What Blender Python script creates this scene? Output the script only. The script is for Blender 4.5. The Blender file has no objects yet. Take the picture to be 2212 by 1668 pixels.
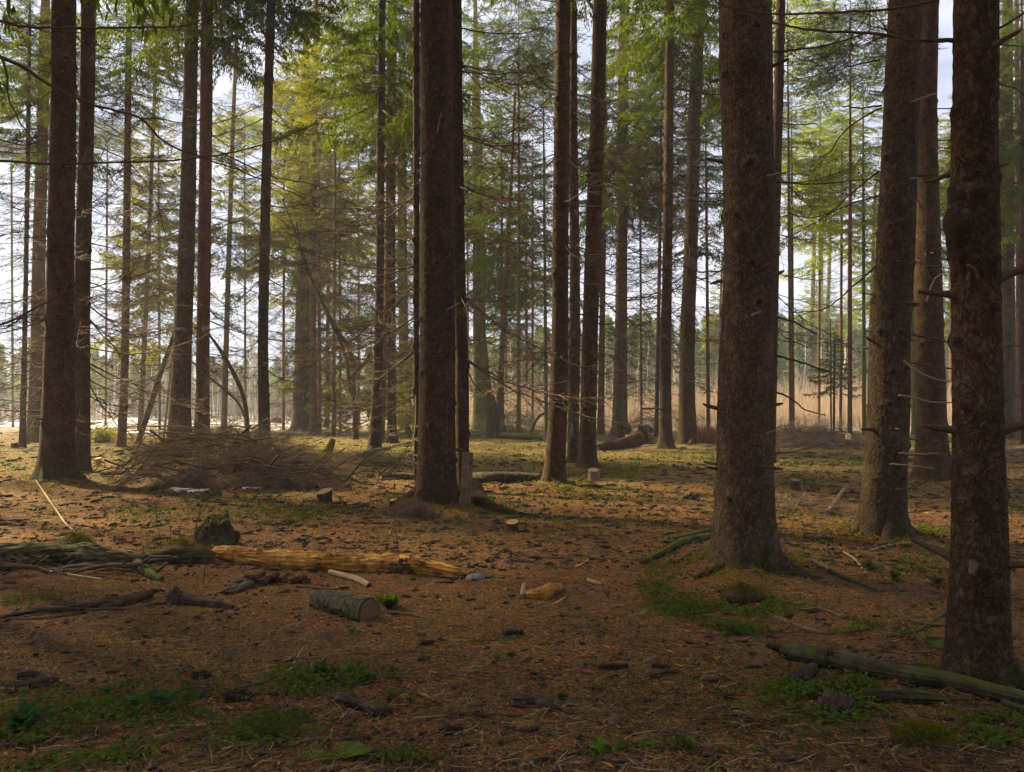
import bpy, math, random
import numpy as np
from mathutils import Vector, Euler

# ------------------------------------------------------------------ camera, world, sun, exposure
S = bpy.context.scene
CAM_H, FPX, CX, CY, HZ = 1.5, 1720.0, 1105.5, 834.0, 880.0
PITCH = math.atan((HZ - CY) / FPX)
cam_d = bpy.data.cameras.new('camera'); cam = bpy.data.objects.new('camera', cam_d)
S.collection.objects.link(cam); S.camera = cam
cam.location = (0, 0, CAM_H); cam.rotation_euler = (math.pi/2 + PITCH, 0, 0)
cam_d.sensor_width = 36; cam_d.lens = 36*FPX/2211.0
cam_d.clip_start = 0.05; cam_d.clip_end = 3000

SUN_EL, SUN_AZ = math.radians(36), math.radians(-58)     # azimuth from +Y, negative = left
w = bpy.data.worlds.new('World'); S.world = w; w.use_nodes = True
nt = w.node_tree; nt.nodes.clear()
def wn(t, **k):
    n = nt.nodes.new(t)
    for a, b in k.items(): setattr(n, a, b)
    return n
wo = wn('ShaderNodeOutputWorld'); bg = wn('ShaderNodeBackground'); bg.inputs[1].default_value = 0.050
sky = wn('ShaderNodeTexSky', sky_type='NISHITA', sun_disc=False)
sky.sun_elevation = SUN_EL; sky.sun_rotation = SUN_AZ; sky.air_density = 1.0; sky.dust_density = 0.6; sky.ozone_density = 2.0
tc = wn('ShaderNodeTexCoord'); mp = wn('ShaderNodeMapping'); mp.inputs['Scale'].default_value = (2.2, 2.2, 9.0)
nz = wn('ShaderNodeTexNoise'); nz.inputs['Scale'].default_value = 2.0; nz.inputs['Detail'].default_value = 6; nz.inputs['Roughness'].default_value = .55
cr = wn('ShaderNodeValToRGB'); cr.color_ramp.elements[0].position = .34; cr.color_ramp.elements[1].position = .62
cr.color_ramp.elements[0].color = (3.6, 4.0, 5.4, 1); cr.color_ramp.elements[1].color = (6.6, 6.6, 7.4, 1)
mx = wn('ShaderNodeMix', data_type='RGBA'); mx.inputs[0].default_value = 0.8
L = nt.links.new
L(tc.outputs['Generated'], mp.inputs[0]); L(mp.outputs[0], nz.inputs['Vector']); L(nz.outputs['Fac'], cr.inputs[0])
L(sky.outputs[0], mx.inputs[6]); L(cr.outputs[0], mx.inputs[7]); L(mx.outputs[2], bg.inputs[0]); L(bg.outputs[0], wo.inputs[0])

sd = bpy.data.lights.new('sun', 'SUN'); sd.energy = 5.0; sd.angle = math.radians(5); sd.color = (1.0, .80, .47)
sun = bpy.data.objects.new('sun', sd); S.collection.objects.link(sun)
sdir = Vector((math.sin(SUN_AZ)*math.cos(SUN_EL), math.cos(SUN_AZ)*math.cos(SUN_EL), math.sin(SUN_EL)))
sun.rotation_euler = sdir.to_track_quat('Z', 'Y').to_euler()
sun.location = (-20, 10, 30)

S.view_settings.view_transform = 'Standard'; S.view_settings.look = 'None'
S.view_settings.exposure = 1.82; S.view_settings.gamma = 1.0
S.render.engine = 'CYCLES'
S.cycles.use_denoising = True
S.cycles.max_bounces = 6; S.cycles.diffuse_bounces = 3; S.cycles.glossy_bounces = 1; S.cycles.transmission_bounces = 3
S.cycles.transparent_max_bounces = 4; S.cycles.volume_bounces = 0
S.cycles.caustics_reflective = False; S.cycles.caustics_refractive = False

# ------------------------------------------------------------------ helpers
R = random.Random(7)
def vnoise(P, seed=0):
    P = np.asarray(P, float); I = np.floor(P).astype(np.int64); F = P - I; F = F*F*(3-2*F)
    def h(x, y, z):
        n = (x*374761393 + y*668265263 + z*2147483647 + seed*1274126177) & 0xffffffff
        n = ((n ^ (n >> 13)) * 1274126177) & 0xffffffff
        n = ((n ^ (n >> 16)) * 2246822519) & 0xffffffff
        return ((n ^ (n >> 15)) & 0xffff) / 65535.0
    x, y, z = I[..., 0], I[..., 1], I[..., 2]; u, v, t = F[..., 0], F[..., 1], F[..., 2]
    def lx(yy, zz): return h(x, yy, zz)*(1-u) + h(x+1, yy, zz)*u
    a = lx(y, z)*(1-v) + lx(y+1, z)*v; b = lx(y, z+1)*(1-v) + lx(y+1, z+1)*v
    return (a*(1-t) + b*t)*2 - 1
def fbm(P, seed=0, oc=4, g=.5):
    P = np.asarray(P, float); s = 0; a = 1; tot = 0
    for k in range(oc):
        s = s + a*vnoise(P*2**k, seed+k*17); tot += a; a *= g
    return s/tot
def ridge(P, seed=0):                      # cracked plates: high on plates, low in the cracks
    return 1 - np.abs(fbm(P, seed, 3))*2

cp, sp = math.cos(PITCH), math.sin(PITCH)
def ray(px, py):
    u = (px-CX)/FPX; v = (CY-py)/FPX
    return np.array([u, cp - v*sp, sp + v*cp])
def at(px, py, d):
    r = ray(px, py); return np.array([0, 0, CAM_H]) + r*(d/r[1])
def dist(py):                              # ground distance of an image row
    r = ray(CX, max(py, HZ+6)); return -CAM_H/r[2]*r[1]

MOUNDS = []
def gz(x, y):
    x = np.asarray(x, float); y = np.asarray(y, float)
    P = np.stack([x, y, np.zeros_like(x)], -1)
    near = np.clip((60-y)/25, 0, 1)
    z = (.055*fbm(P*.45, 3, 3) + .022*fbm(P*1.9, 5, 3))*near + .014*fbm(P*7, 9, 2)*np.clip((22-y)/8, 0, 1) + .008*fbm(P*19, 10, 2)*np.clip((12-y)/5, 0, 1)
    for (mx_, my_, mh, mr) in MOUNDS:
        d2 = ((x-mx_)**2 + (y-my_)**2)/(mr*mr)
        z = z + mh*np.exp(-d2)
    return z
def G(px, py):
    d = dist(py); p = at(px, max(py, HZ+6), d); z = float(gz(p[0], p[1]))
    return np.array([p[0], p[1], z])

class MB:
    def __init__(s): s.V = []; s.F = []; s.U = []; s.n = 0
    def add(s, V, F, uv=None, m=0):
        V = np.asarray(V, float); F = np.asarray(F, int)
        if len(V) == 0 or len(F) == 0: return
        s.V.append(V); s.F.append((F + s.n, m)); s.U.append(np.zeros((len(V), 2)) if uv is None else uv); s.n += len(V)
    def merge(s, o, M=None, t=None):
        for V, U in zip(o.V, o.U):
            s.V.append((V if M is None else V @ M.T) + (0 if t is None else t)); s.U.append(U)
        for F, m in o.F: s.F.append((F + s.n, m))
        s.n += o.n
    def compact(s):
        s.V = [np.concatenate(s.V)]; s.U = [np.concatenate(s.U)]
        d = {}
        for F, m in s.F: d.setdefault((F.shape[1], m), []).append(F)
        s.F = [(np.concatenate(v), k[1]) for k, v in d.items()]; return s
    def mesh(s, name, mats, smooth=True):
        me = bpy.data.meshes.new(name)
        if s.n == 0: return me
        V = np.concatenate(s.V); U = np.concatenate(s.U)
        me.vertices.add(len(V)); me.vertices.foreach_set('co', V.astype(np.float32).ravel())
        lv = np.concatenate([F.ravel() for F, m in s.F])
        cnt = np.concatenate([np.full(len(F), F.shape[1]) for F, m in s.F])
        mi = np.concatenate([np.full(len(F), m) for F, m in s.F])
        me.loops.add(len(lv)); me.loops.foreach_set('vertex_index', lv.astype(np.int32))
        me.polygons.add(len(cnt)); me.polygons.foreach_set('loop_start', np.concatenate([[0], np.cumsum(cnt)[:-1]]).astype(np.int32))
        for m in (mats if isinstance(mats, (list, tuple)) else [mats]): me.materials.append(m)
        me.polygons.foreach_set('material_index', mi.astype(np.int32))
        me.polygons.foreach_set('use_smooth', np.full(len(cnt), smooth))
        uvl = me.uv_layers.new(name='UVMap'); uvl.data.foreach_set('uv', U[lv].astype(np.float32).ravel())
        me.update(calc_edges=True); me.validate(); return me

def tube(mb, pts, rad, n=6, m=0, cap=True, rough=0, seed=0, rfreq=3.0, capm=None, rz=1.0, fib=0.0):
    pts = np.asarray(pts, float); k = len(pts); rad = np.broadcast_to(np.asarray(rad, float), (k,)).copy()
    T = np.gradient(pts, axis=0); T /= np.linalg.norm(T, axis=1)[:, None] + 1e-9
    up = np.array([0, 1., 0]) if abs(T[0][2]) > .8 else np.array([0, 0, 1.])
    A = np.cross(T, up); A /= np.linalg.norm(A, axis=1)[:, None] + 1e-9; B = np.cross(A, T)
    th = np.linspace(0, 2*math.pi, n+1)
    C = A[:, None]*np.cos(th)[None, :, None] + B[:, None]*np.sin(th)[None, :, None]*rz
    Rr = np.repeat(rad[:, None], n+1, 1)
    ln = np.concatenate([[0], np.cumsum(np.linalg.norm(np.diff(pts, axis=0), axis=1))])
    if rough:
        Q = pts[:, None] + C*Rr[..., None]; g = np.stack([np.broadcast_to(np.cos(th)*3.2, Rr.shape), np.broadcast_to(np.sin(th)*3.2, Rr.shape), np.broadcast_to((ln*rfreq*.28)[:, None], Rr.shape)], -1)
        if fib:
            g2 = g*np.array([3.1, 3.1, 2.2]); Rr = Rr*(1 + rough*.5*fbm(Q*rfreq, seed, 3) + fib*(.35-np.abs(fbm(g, seed+3, 2))*2.2) + fib*.9*fbm(g2, seed+4, 3) + fib*.6*vnoise(g2*2.3, seed+8))
        else: Rr = Rr*(1 + rough*fbm(Q*rfreq, seed, 3))
        Rr[:, -1] = Rr[:, 0]
    V = (pts[:, None] + C*Rr[..., None]).reshape(-1, 3)
    uv = np.stack([np.repeat((th/(2*math.pi))[None], k, 0)*2*math.pi*rad.max(), np.repeat(ln[:, None], n+1, 1)], -1).reshape(-1, 2)
    i = np.arange(k-1)[:, None]*(n+1) + np.arange(n)[None]
    F = np.stack([i, i+1, i+n+2, i+n+1], -1).reshape(-1, 4)
    mb.add(V, F, uv, m)
    if cap:
        for e, sg in ((0, -1), (k-1, 1)):
            c = pts[e]; ring = V[e*(n+1):(e+1)*(n+1)][:n]
            a = np.arange(n); tri = np.stack([a, (a+1) % n, np.full(n, n)], -1)
            if sg < 0: tri = tri[:, ::-1]
            mb.add(np.vstack([ring, c[None]]), tri, (np.vstack([ring, c[None]])-c)[:, [0, 2]], m if capm is None else capm)

def smooth_path(P, step):
    """Catmull-Rom through rows of P (any columns), resampled about every step metres (first 3 columns)."""
    P = np.asarray(P, float)
    if len(P) == 2: P = np.vstack([P[0], P.mean(0), P[1]])
    Q = np.vstack([2*P[0]-P[1], P, 2*P[-1]-P[-2]]); out = []
    for i in range(1, len(Q)-2):
        n = max(1, int(math.ceil(np.linalg.norm(Q[i+1][:3]-Q[i][:3])/step)))
        t = (np.arange(n)/n)[:, None]; a, b, c, d = Q[i-1], Q[i], Q[i+1], Q[i+2]
        out.append(.5*((2*b) + (c-a)*t + (2*a-5*b+4*c-d)*t*t + (3*b-a-3*c+d)*t**3))
    out.append(P[-1:]); return np.concatenate(out)

def diamonds(mb, C, D, W, m=0, uvv=None):
    n = len(C)
    if n == 0: return
    V = np.stack([C, C+.45*D+W, C+D, C+.45*D-W], 1).reshape(-1, 3)
    F = np.arange(4*n).reshape(-1, 4); mb.add(V, F, None if uvv is None else np.repeat(uvv, 4, 0), m)

def link(name, data, parent=None, loc=None):
    o = bpy.data.objects.new(name, data); S.collection.objects.link(o)
    if parent is not None: o.parent = parent
    if loc is not None: o.location = loc
    return o
def tag(o, label=None, cat=None, group=None, kind=None):
    if label: o['label'] = label
    if cat: o['category'] = cat
    if group: o['group'] = group
    if kind: o['kind'] = kind
    return o
def obj(name, mb, mats, parent=None, smooth=True, base=None):
    """one mesh object; top-level ones get their origin at base"""
    if base is not None:
        base = np.asarray(base, float)
        mb.V = [v - base for v in mb.V]
    return link(name, mb.mesh(name, mats, smooth), parent, None if base is None or parent is not None else tuple(base))
def empty(name, loc):
    return link(name, None, None, tuple(loc))

# ------------------------------------------------------------------ materials
def mat(name):
    m = bpy.data.materials.new(name); m.use_nodes = True; t = m.node_tree; t.nodes.clear()
    out = t.nodes.new('ShaderNodeOutputMaterial'); return m, t, out
def node(t, ty, **k):
    n = t.nodes.new(ty)
    for a, b in k.items():
        if a in n.inputs: n.inputs[a].default_value = b
        else: setattr(n, a, b)
    return n
def ramp(t, fac, stops):
    r = t.nodes.new('ShaderNodeValToRGB'); e = r.color_ramp.elements
    while len(e) < len(stops): e.new(.5)
    for i, (p, c) in enumerate(stops): e[i].position = p; e[i].color = tuple(c)+(1,)
    t.links.new(fac, r.inputs[0]); return r.outputs[0]
def noise(t, vec, scale, detail=4, rough=.55, dist_=0):
    n = node(t, 'ShaderNodeTexNoise', Scale=scale, Detail=detail, Roughness=rough, Distortion=dist_); t.links.new(vec, n.inputs['Vector']); return n
def mixc(t, fac, a, b, blend='MIX'):
    n = t.nodes.new('ShaderNodeMix'); n.data_type = 'RGBA'; n.blend_type = blend
    for s, v in ((0, fac), (6, a), (7, b)):
        if hasattr(v, 'links'): t.links.new(v, n.inputs[s])
        else: n.inputs[s].default_value = v if s == 0 else tuple(v)+(1,)
    return n.outputs[2]
def math_(t, op, a, b=0.0, clamp=False):
    n = t.nodes.new('ShaderNodeMath'); n.operation = op; n.use_clamp = clamp
    for s, v in ((0, a), (1, b)):
        if hasattr(v, 'links'): t.links.new(v, n.inputs[s])
        else: n.inputs[s].default_value = v
    return n.outputs[0]
def finish(t, out, col, rough=.85, bump=None, strength=.5, dist_=.02, spec=.2):
    b = t.nodes.new('ShaderNodeBsdfPrincipled'); b.inputs['Specular IOR Level'].default_value = spec
    if hasattr(rough, 'links'): t.links.new(rough, b.inputs['Roughness'])
    else: b.inputs['Roughness'].default_value = rough
    if hasattr(col, 'links'): t.links.new(col, b.inputs['Base Color'])
    else: b.inputs['Base Color'].default_value = tuple(col)+(1,)
    if bump is not None:
        n = node(t, 'ShaderNodeBump', Strength=strength, Distance=dist_); t.links.new(bump, n.inputs['Height']); t.links.new(n.outputs[0], b.inputs['Normal'])
    t.links.new(b.outputs[0], out.inputs[0]); return b
def objvec(t, sc=(1, 1, 1), which='Object'):
    c = t.nodes.new('ShaderNodeTexCoord'); m_ = t.nodes.new('ShaderNodeMapping'); m_.inputs['Scale'].default_value = sc
    t.links.new(c.outputs[which], m_.inputs[0]); return m_.outputs[0]

def bark_mat(name, dark, mid, light, moss=(.055, .062, .014), mosslvl=.05, scale=52, mossh=1.0, mossall=0.0, strength=.75):
    m, t, out = mat(name)
    v = objvec(t, (1, 1, .75)); nz_ = noise(t, v, 4, 5, .65)
    wv = t.nodes.new('ShaderNodeMix'); wv.data_type = 'VECTOR'; wv.inputs[0].default_value = .10
    t.links.new(v, wv.inputs[4]); t.links.new(noise(t, v, 17, 3).outputs['Color'], wv.inputs[5])
    vo = node(t, 'ShaderNodeTexVoronoi', feature='DISTANCE_TO_EDGE', Scale=scale); t.links.new(wv.outputs[1], vo.inputs['Vector'])
    vc = node(t, 'ShaderNodeTexVoronoi', feature='F1', Scale=scale); t.links.new(wv.outputs[1], vc.inputs['Vector'])
    crack = math_(t, 'MULTIPLY', vo.outputs['Distance'], 7.0, True)
    fine = noise(t, v, 90, 4, .65)
    col = ramp(t, math_(t, 'ADD', math_(t, 'MULTIPLY', nz_.outputs['Fac'], .6), math_(t, 'MULTIPLY', fine.outputs['Fac'], .4)), [(.36, dark), (.5, mid), (.66, light)])
    bw = t.nodes.new('ShaderNodeRGBToBW'); t.links.new(vc.outputs['Color'], bw.inputs[0])
    v2 = node(t, 'ShaderNodeTexVoronoi', feature='DISTANCE_TO_EDGE', Scale=scale*.42); t.links.new(wv.outputs[1], v2.inputs['Vector']); crack2 = math_(t, 'MULTIPLY', v2.outputs['Distance'], 6.0, True)
    col = mixc(t, math_(t, 'MULTIPLY', bw.outputs[0], .28), col, light)
    pn = noise(t, objvec(t, (1, 1, .5)), 1.6, 4, .6); col = mixc(t, math_(t, 'MULTIPLY', math_(t, 'SUBTRACT', pn.outputs['Fac'], .45), 3.0, True), col, mixc(t, .5, col, dark))
    col = mixc(t, math_(t, 'MULTIPLY', math_(t, 'SUBTRACT', 1.0, crack2), .55), col, tuple(c*.35 for c in dark))
    col = mixc(t, math_(t, 'MULTIPLY', math_(t, 'SUBTRACT', 1.0, crack), .5), col, tuple(c*.45 for c in dark))
    # pale lichen flecks
    lf = noise(t, v, 16, 5, .7); lm = math_(t, 'MULTIPLY', math_(t, 'SUBTRACT', lf.outputs['Fac'], .57), 7.0, True)
    col = mixc(t, math_(t, 'MULTIPLY', lm, .45), col, (.22, .22, .12))
    # moss: climbs from the root collar, ragged
    c = t.nodes.new('ShaderNodeTexCoord'); sx = t.nodes.new('ShaderNodeSeparateXYZ'); t.links.new(c.outputs['Object'], sx.inputs[0])
    mn = noise(t, objvec(t), 3.2, 5, .6)
    h = math_(t, 'DIVIDE', sx.outputs['Z'], mossh)
    mm = math_(t, 'SUBTRACT', math_(t, 'ADD', math_(t, 'MULTIPLY', mn.outputs['Fac'], 2.2), mosslvl-1.0), h)
    mm = math_(t, 'MULTIPLY', mm, 1.8, True)
    if mossall > 0: mm = math_(t, 'MAXIMUM', mm, math_(t, 'MULTIPLY', math_(t, 'SUBTRACT', mn.outputs['Fac'], .62-mossall*.5), 5.0, True))
    col = mixc(t, math_(t, 'MULTIPLY', mm, .7), col, moss)
    oi = t.nodes.new('ShaderNodeObjectInfo'); hs = t.nodes.new('ShaderNodeHueSaturation')
    t.links.new(math_(t, 'ADD', math_(t, 'MULTIPLY', oi.outputs['Random'], .4), .8), hs.inputs['Value']); t.links.new(col, hs.inputs['Color'])
    hgt = math_(t, 'ADD', math_(t, 'ADD', math_(t, 'MULTIPLY', crack, .5), math_(t, 'MULTIPLY', crack2, .8)), math_(t, 'MULTIPLY', fine.outputs['Fac'], .8))
    finish(t, out, hs.outputs[0], .9, hgt, strength, .012, .15); return m

def wood_mat(name, cols, grain=(60, 2.2), moss=0.0, mosscol=(.07, .10, .014), strength=.8, rough=.8, cracks=True):
    m, t, out = mat(name)
    v = objvec(t, (grain[0], grain[1], 1), 'UV'); g = noise(t, v, 1.0, 5, .65)
    big = noise(t, objvec(t), 6, 4, .6)
    f = math_(t, 'ADD', math_(t, 'MULTIPLY', g.outputs['Fac'], .65), math_(t, 'MULTIPLY', big.outputs['Fac'], .35))
    n = len(cols); col = ramp(t, f, [(.36+.26*i/(n-1), c) for i, c in enumerate(cols)])
    st = noise(t, objvec(t), 9, 5, .7); col = mixc(t, math_(t, 'MULTIPLY', math_(t, 'SUBTRACT', st.outputs['Fac'], .52), 6.0, True), col, tuple(c*1.1 for c in cols[0]))
    if moss > 0:
        ge = t.nodes.new('ShaderNodeNewGeometry'); sx = t.nodes.new('ShaderNodeSeparateXYZ'); t.links.new(ge.outputs['Normal'], sx.inputs[0])
        mn = noise(t, objvec(t), 7, 5, .65)
        mm = math_(t, 'MULTIPLY', math_(t, 'ADD', math_(t, 'MULTIPLY', sx.outputs['Z'], .22), math_(t, 'SUBTRACT', mn.outputs['Fac'], .78-moss*.5)), 6.0, True)
        col = mixc(t, mm, col, mosscol)
    finish(t, out, col, rough, g.outputs['Fac'], strength, .01, .2); return m

def leaf_mat(name, c1, c2, trans=.45, vscale=2.5, tint=(1.7, 1.62, .4)):
    m, t, out = mat(name)
    g = t.nodes.new('ShaderNodeNewGeometry'); oi = t.nodes.new('ShaderNodeObjectInfo')
    n_ = noise(t, objvec(t), vscale, 3)
    f = math_(t, 'ADD', math_(t, 'MULTIPLY', g.outputs['Random Per Island'], .55), math_(t, 'MULTIPLY', n_.outputs['Fac'], .45))
    col = mixc(t, f, c1, c2)
    hs = t.nodes.new('ShaderNodeHueSaturation'); t.links.new(math_(t, 'ADD', math_(t, 'MULTIPLY', oi.outputs['Random'], .35), .85), hs.inputs['Value']); t.links.new(col, hs.inputs['Color'])
    d = t.nodes.new('ShaderNodeBsdfDiffuse'); tr = t.nodes.new('ShaderNodeBsdfTranslucent'); mxs = t.nodes.new('ShaderNodeMixShader')
    t.links.new(hs.outputs[0], d.inputs[0])
    tcl = t.nodes.new('ShaderNodeMix'); tcl.data_type = 'RGBA'; tcl.blend_type = 'MULTIPLY'; tcl.inputs[0].default_value = 1; tcl.inputs[7].default_value = tuple(tint)+(1,)
    t.links.new(hs.outputs[0], tcl.inputs[6]); t.links.new(tcl.outputs[2], tr.inputs[0]); mxs.inputs[0].default_value = trans
    t.links.new(d.outputs[0], mxs.inputs[1]); t.links.new(tr.outputs[0], mxs.inputs[2]); t.links.new(mxs.outputs[0], out.inputs[0]); return m

def simple_mat(name, c1, c2, sc=12, rough=.85, strength=.4, dist_=.01, detail=5):
    m, t, out = mat(name); n_ = noise(t, objvec(t), sc, detail, .6)
    finish(t, out, mixc(t, n_.outputs['Fac'], c1, c2), rough, n_.outputs['Fac'], strength, dist_); return m

M = {}
M['bark'] = bark_mat('spruce_bark', (.036, .020, .011), (.088, .052, .028), (.18, .112, .062))
M['bark_red'] = bark_mat('reddish_bark', (.085, .038, .018), (.18, .085, .042), (.28, .15, .08), mosslvl=-.1)
M['bark_grey'] = bark_mat('greyish_bark', (.042, .026, .015), (.105, .066, .038), (.21, .142, .084), mosslvl=.12)
M['bark_moss'] = bark_mat('mossy_bark', (.07, .062, .02), (.15, .135, .035), (.24, .21, .07), moss=(.15, .15, .02), mosslvl=.9, mossh=6, mossall=.25)
M['knot'] = simple_mat('dark_knot_bark', (.012, .008, .006), (.05, .03, .02), 60, .95, 1)
M['twig'] = simple_mat('dead_twig', (.055, .036, .022), (.15, .105, .06), 9, .9)
M['twig_pale'] = simple_mat('pale_twig', (.22, .17, .08), (.34, .27, .14), 9, .8)
M['brush_twig'] = leaf_mat('brush_twigs', (.045, .033, .022), (.34, .25, .16), .0, 20, tint=(1, 1, 1))
M['needle_a'] = leaf_mat('spruce_needles_olive', (.078, .088, .011), (.20, .205, .022), .62)
M['needle_b'] = leaf_mat('spruce_needles_green', (.028, .050, .011), (.095, .125, .020), .52)
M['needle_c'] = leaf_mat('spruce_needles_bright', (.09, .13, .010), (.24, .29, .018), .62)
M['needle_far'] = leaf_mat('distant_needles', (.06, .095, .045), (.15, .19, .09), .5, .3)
M['reed'] = leaf_mat('dry_thicket', (.32, .235, .16), (.56, .44, .32), .3, tint=(1, 1, 1))
M['bare'] = simple_mat('bare_birch_twigs', (.22, .17, .14), (.38, .32, .27), 3)
M['birch'] = simple_mat('white_birch_bark', (.45, .44, .42), (.78, .77, .74), 5)
M['sorrel'] = leaf_mat('small_green_leaves', (.035, .058, .012), (.105, .138, .026), .3)
M['leaf_dark'] = leaf_mat('dark_green_leaves', (.022, .05, .018), (.05, .10, .03), .3)
M['lush'] = leaf_mat('lush_green_leaves', (.065, .11, .014), (.16, .23, .035), .4)
M['moss'] = leaf_mat('moss_tufts', (.055, .062, .008), (.17, .165, .02), .25, 5)
M['litter'] = leaf_mat('brown_needle_litter', (.06, .024, .008), (.58, .34, .15), .1, 9, tint=(1, 1, 1))
M['flake'] = leaf_mat('bark_flakes', (.08, .028, .014), (.46, .20, .10), .1, 5, tint=(1, 1, 1))
M['rotten_yellow'] = wood_mat('rotten_yellow_wood', [(.09, .030, .008), (.42, .19, .035), (.78, .45, .12)], (45, 2.5), strength=1)
M['rotten_red'] = wood_mat('rotten_red_wood', [(.02, .009, .006), (.075, .028, .015), (.18, .07, .032)], (50, 4), strength=1)
M['dark_wood'] = wood_mat('dark_weathered_wood', [(.018, .012, .009), (.065, .042, .028), (.15, .10, .065)], (70, 2), moss=.1, strength=1)
M['moss_wood'] = wood_mat('mossy_wood', [(.016, .012, .006), (.050, .038, .018), (.13, .10, .045)], (60, 2), moss=.34, mosscol=(.085, .088, .016), strength=1)
M['moss_full'] = wood_mat('moss_covered_wood', [(.022, .018, .007), (.060, .052, .014), (.13, .11, .03)], (30, 8), moss=.6, mosscol=(.095, .10, .014), strength=1)
M['grey_wood'] = wood_mat('grey_weathered_wood', [(.06, .038, .022), (.16, .105, .065), (.30, .21, .13)], (70, 1.5), strength=.8)
M['pale_wood'] = wood_mat('pale_peeled_wood', [(.14, .085, .05), (.30, .20, .12), (.50, .37, .24)], (60, 2))
M['cut'] = simple_mat('sawn_wood', (.42, .22, .07), (.66, .40, .15), 14, .8)
M['cut_old'] = simple_mat('old_sawn_wood', (.10, .06, .035), (.22, .13, .07), 22, .9)
M['log_bark'] = bark_mat('log_bark', (.03, .027, .016), (.10, .088, .055), (.22, .19, .12), mosslvl=.0, mossh=.3, scale=24)
M['cone'] = simple_mat('cone_scales', (.022, .013, .009), (.10, .058, .034), 60, .7)
M['cone_pale'] = simple_mat('pale_cone_scales', (.09, .055, .035), (.26, .17, .115), 60, .7)
M['stone'] = simple_mat('grey_stone', (.07, .065, .065), (.20, .19, .185), 12, .8, .5)
M['char'] = simple_mat('black_wood', (.018, .013, .010), (.095, .065, .045), 18, .7, 1, .02)
M['root_soil'] = simple_mat('brown_debris', (.045, .028, .018), (.14, .085, .05), 12, .95, 1, .03)
def snow():
    m, t, out = mat('snow'); n_ = noise(t, objvec(t), 1.5, 6, .65); d = noise(t, objvec(t), 14, 4, .6)
    col = ramp(t, d.outputs['Fac'], [(.30, (.45, .40, .34)), (.42, (.48, .51, .56))])
    finish(t, out, col, .6, n_.outputs['Fac'], .5, .08); return m
M['snow'] = snow()
def ground():
    m, t, out = mat('forest_floor'); v = objvec(t)
    a = noise(t, v, 1.3, 6, .62); b = noise(t, v, 42, 6, .75); c = noise(t, v, 9, 5, .65)
    st = objvec(t, (26, 90, 30)); s1 = noise(t, st, 1.2, 3, .7, 1.5)
    f = math_(t, 'ADD', math_(t, 'MULTIPLY', b.outputs['Fac'], .5), math_(t, 'MULTIPLY', s1.outputs['Fac'], .5))
    col = ramp(t, f, [(.36, (.016, .008, .004)), (.45, (.085, .034, .010)), (.54, (.235, .108, .038)), (.66, (.54, .31, .125))])
    col = mixc(t, math_(t, 'MULTIPLY', math_(t, 'SUBTRACT', c.outputs['Fac'], .52), 3.0, True), col, (.055, .030, .016))
    pv = noise(t, objvec(t), .8, 5, .6); pw = noise(t, objvec(t), 4.5, 4, .6); hv_ = t.nodes.new('ShaderNodeHueSaturation'); t.links.new(col, hv_.inputs['Color'])
    t.links.new(math_(t, 'ADD', .12, math_(t, 'ADD', math_(t, 'MULTIPLY', pv.outputs['Fac'], 1.1), math_(t, 'MULTIPLY', pw.outputs['Fac'], .9))), hv_.inputs['Value']); col = hv_.outputs[0]
    # moss and grass film, denser toward the open edge of the wood
    sx = t.nodes.new('ShaderNodeSeparateXYZ'); t.links.new(v, sx.inputs[0])
    far = math_(t, 'MULTIPLY', math_(t, 'SUBTRACT', sx.outputs['Y'], 7.5), .02, True)
    far = math_(t, 'MINIMUM', far, .34)
    mm = math_(t, 'MULTIPLY', math_(t, 'SUBTRACT', math_(t, 'ADD', a.outputs['Fac'], far), .60), 6.0, True)
    mm = math_(t, 'MULTIPLY', mm, math_(t, 'MULTIPLY', math_(t, 'SUBTRACT', b.outputs['Fac'], .32), 4.0, True))
    grn = mixc(t, c.outputs['Fac'], (.065, .068, .012), (.20, .19, .04))
    col = mixc(t, math_(t, 'MULTIPLY', mm, .72), col, grn)
    # open clearing: pale straw
    fld = math_(t, 'MULTIPLY', math_(t, 'SUBTRACT', sx.outputs['Y'], 44), .07, True)
    col = mixc(t, fld, col, mixc(t, b.outputs['Fac'], (.20, .15, .11), (.42, .35, .28)))
    hgt = math_(t, 'ADD', f, math_(t, 'MULTIPLY', c.outputs['Fac'], .8))
    finish(t, out, col, .9, hgt, 1.0, .03, .15); return m
M['ground'] = ground()

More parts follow.
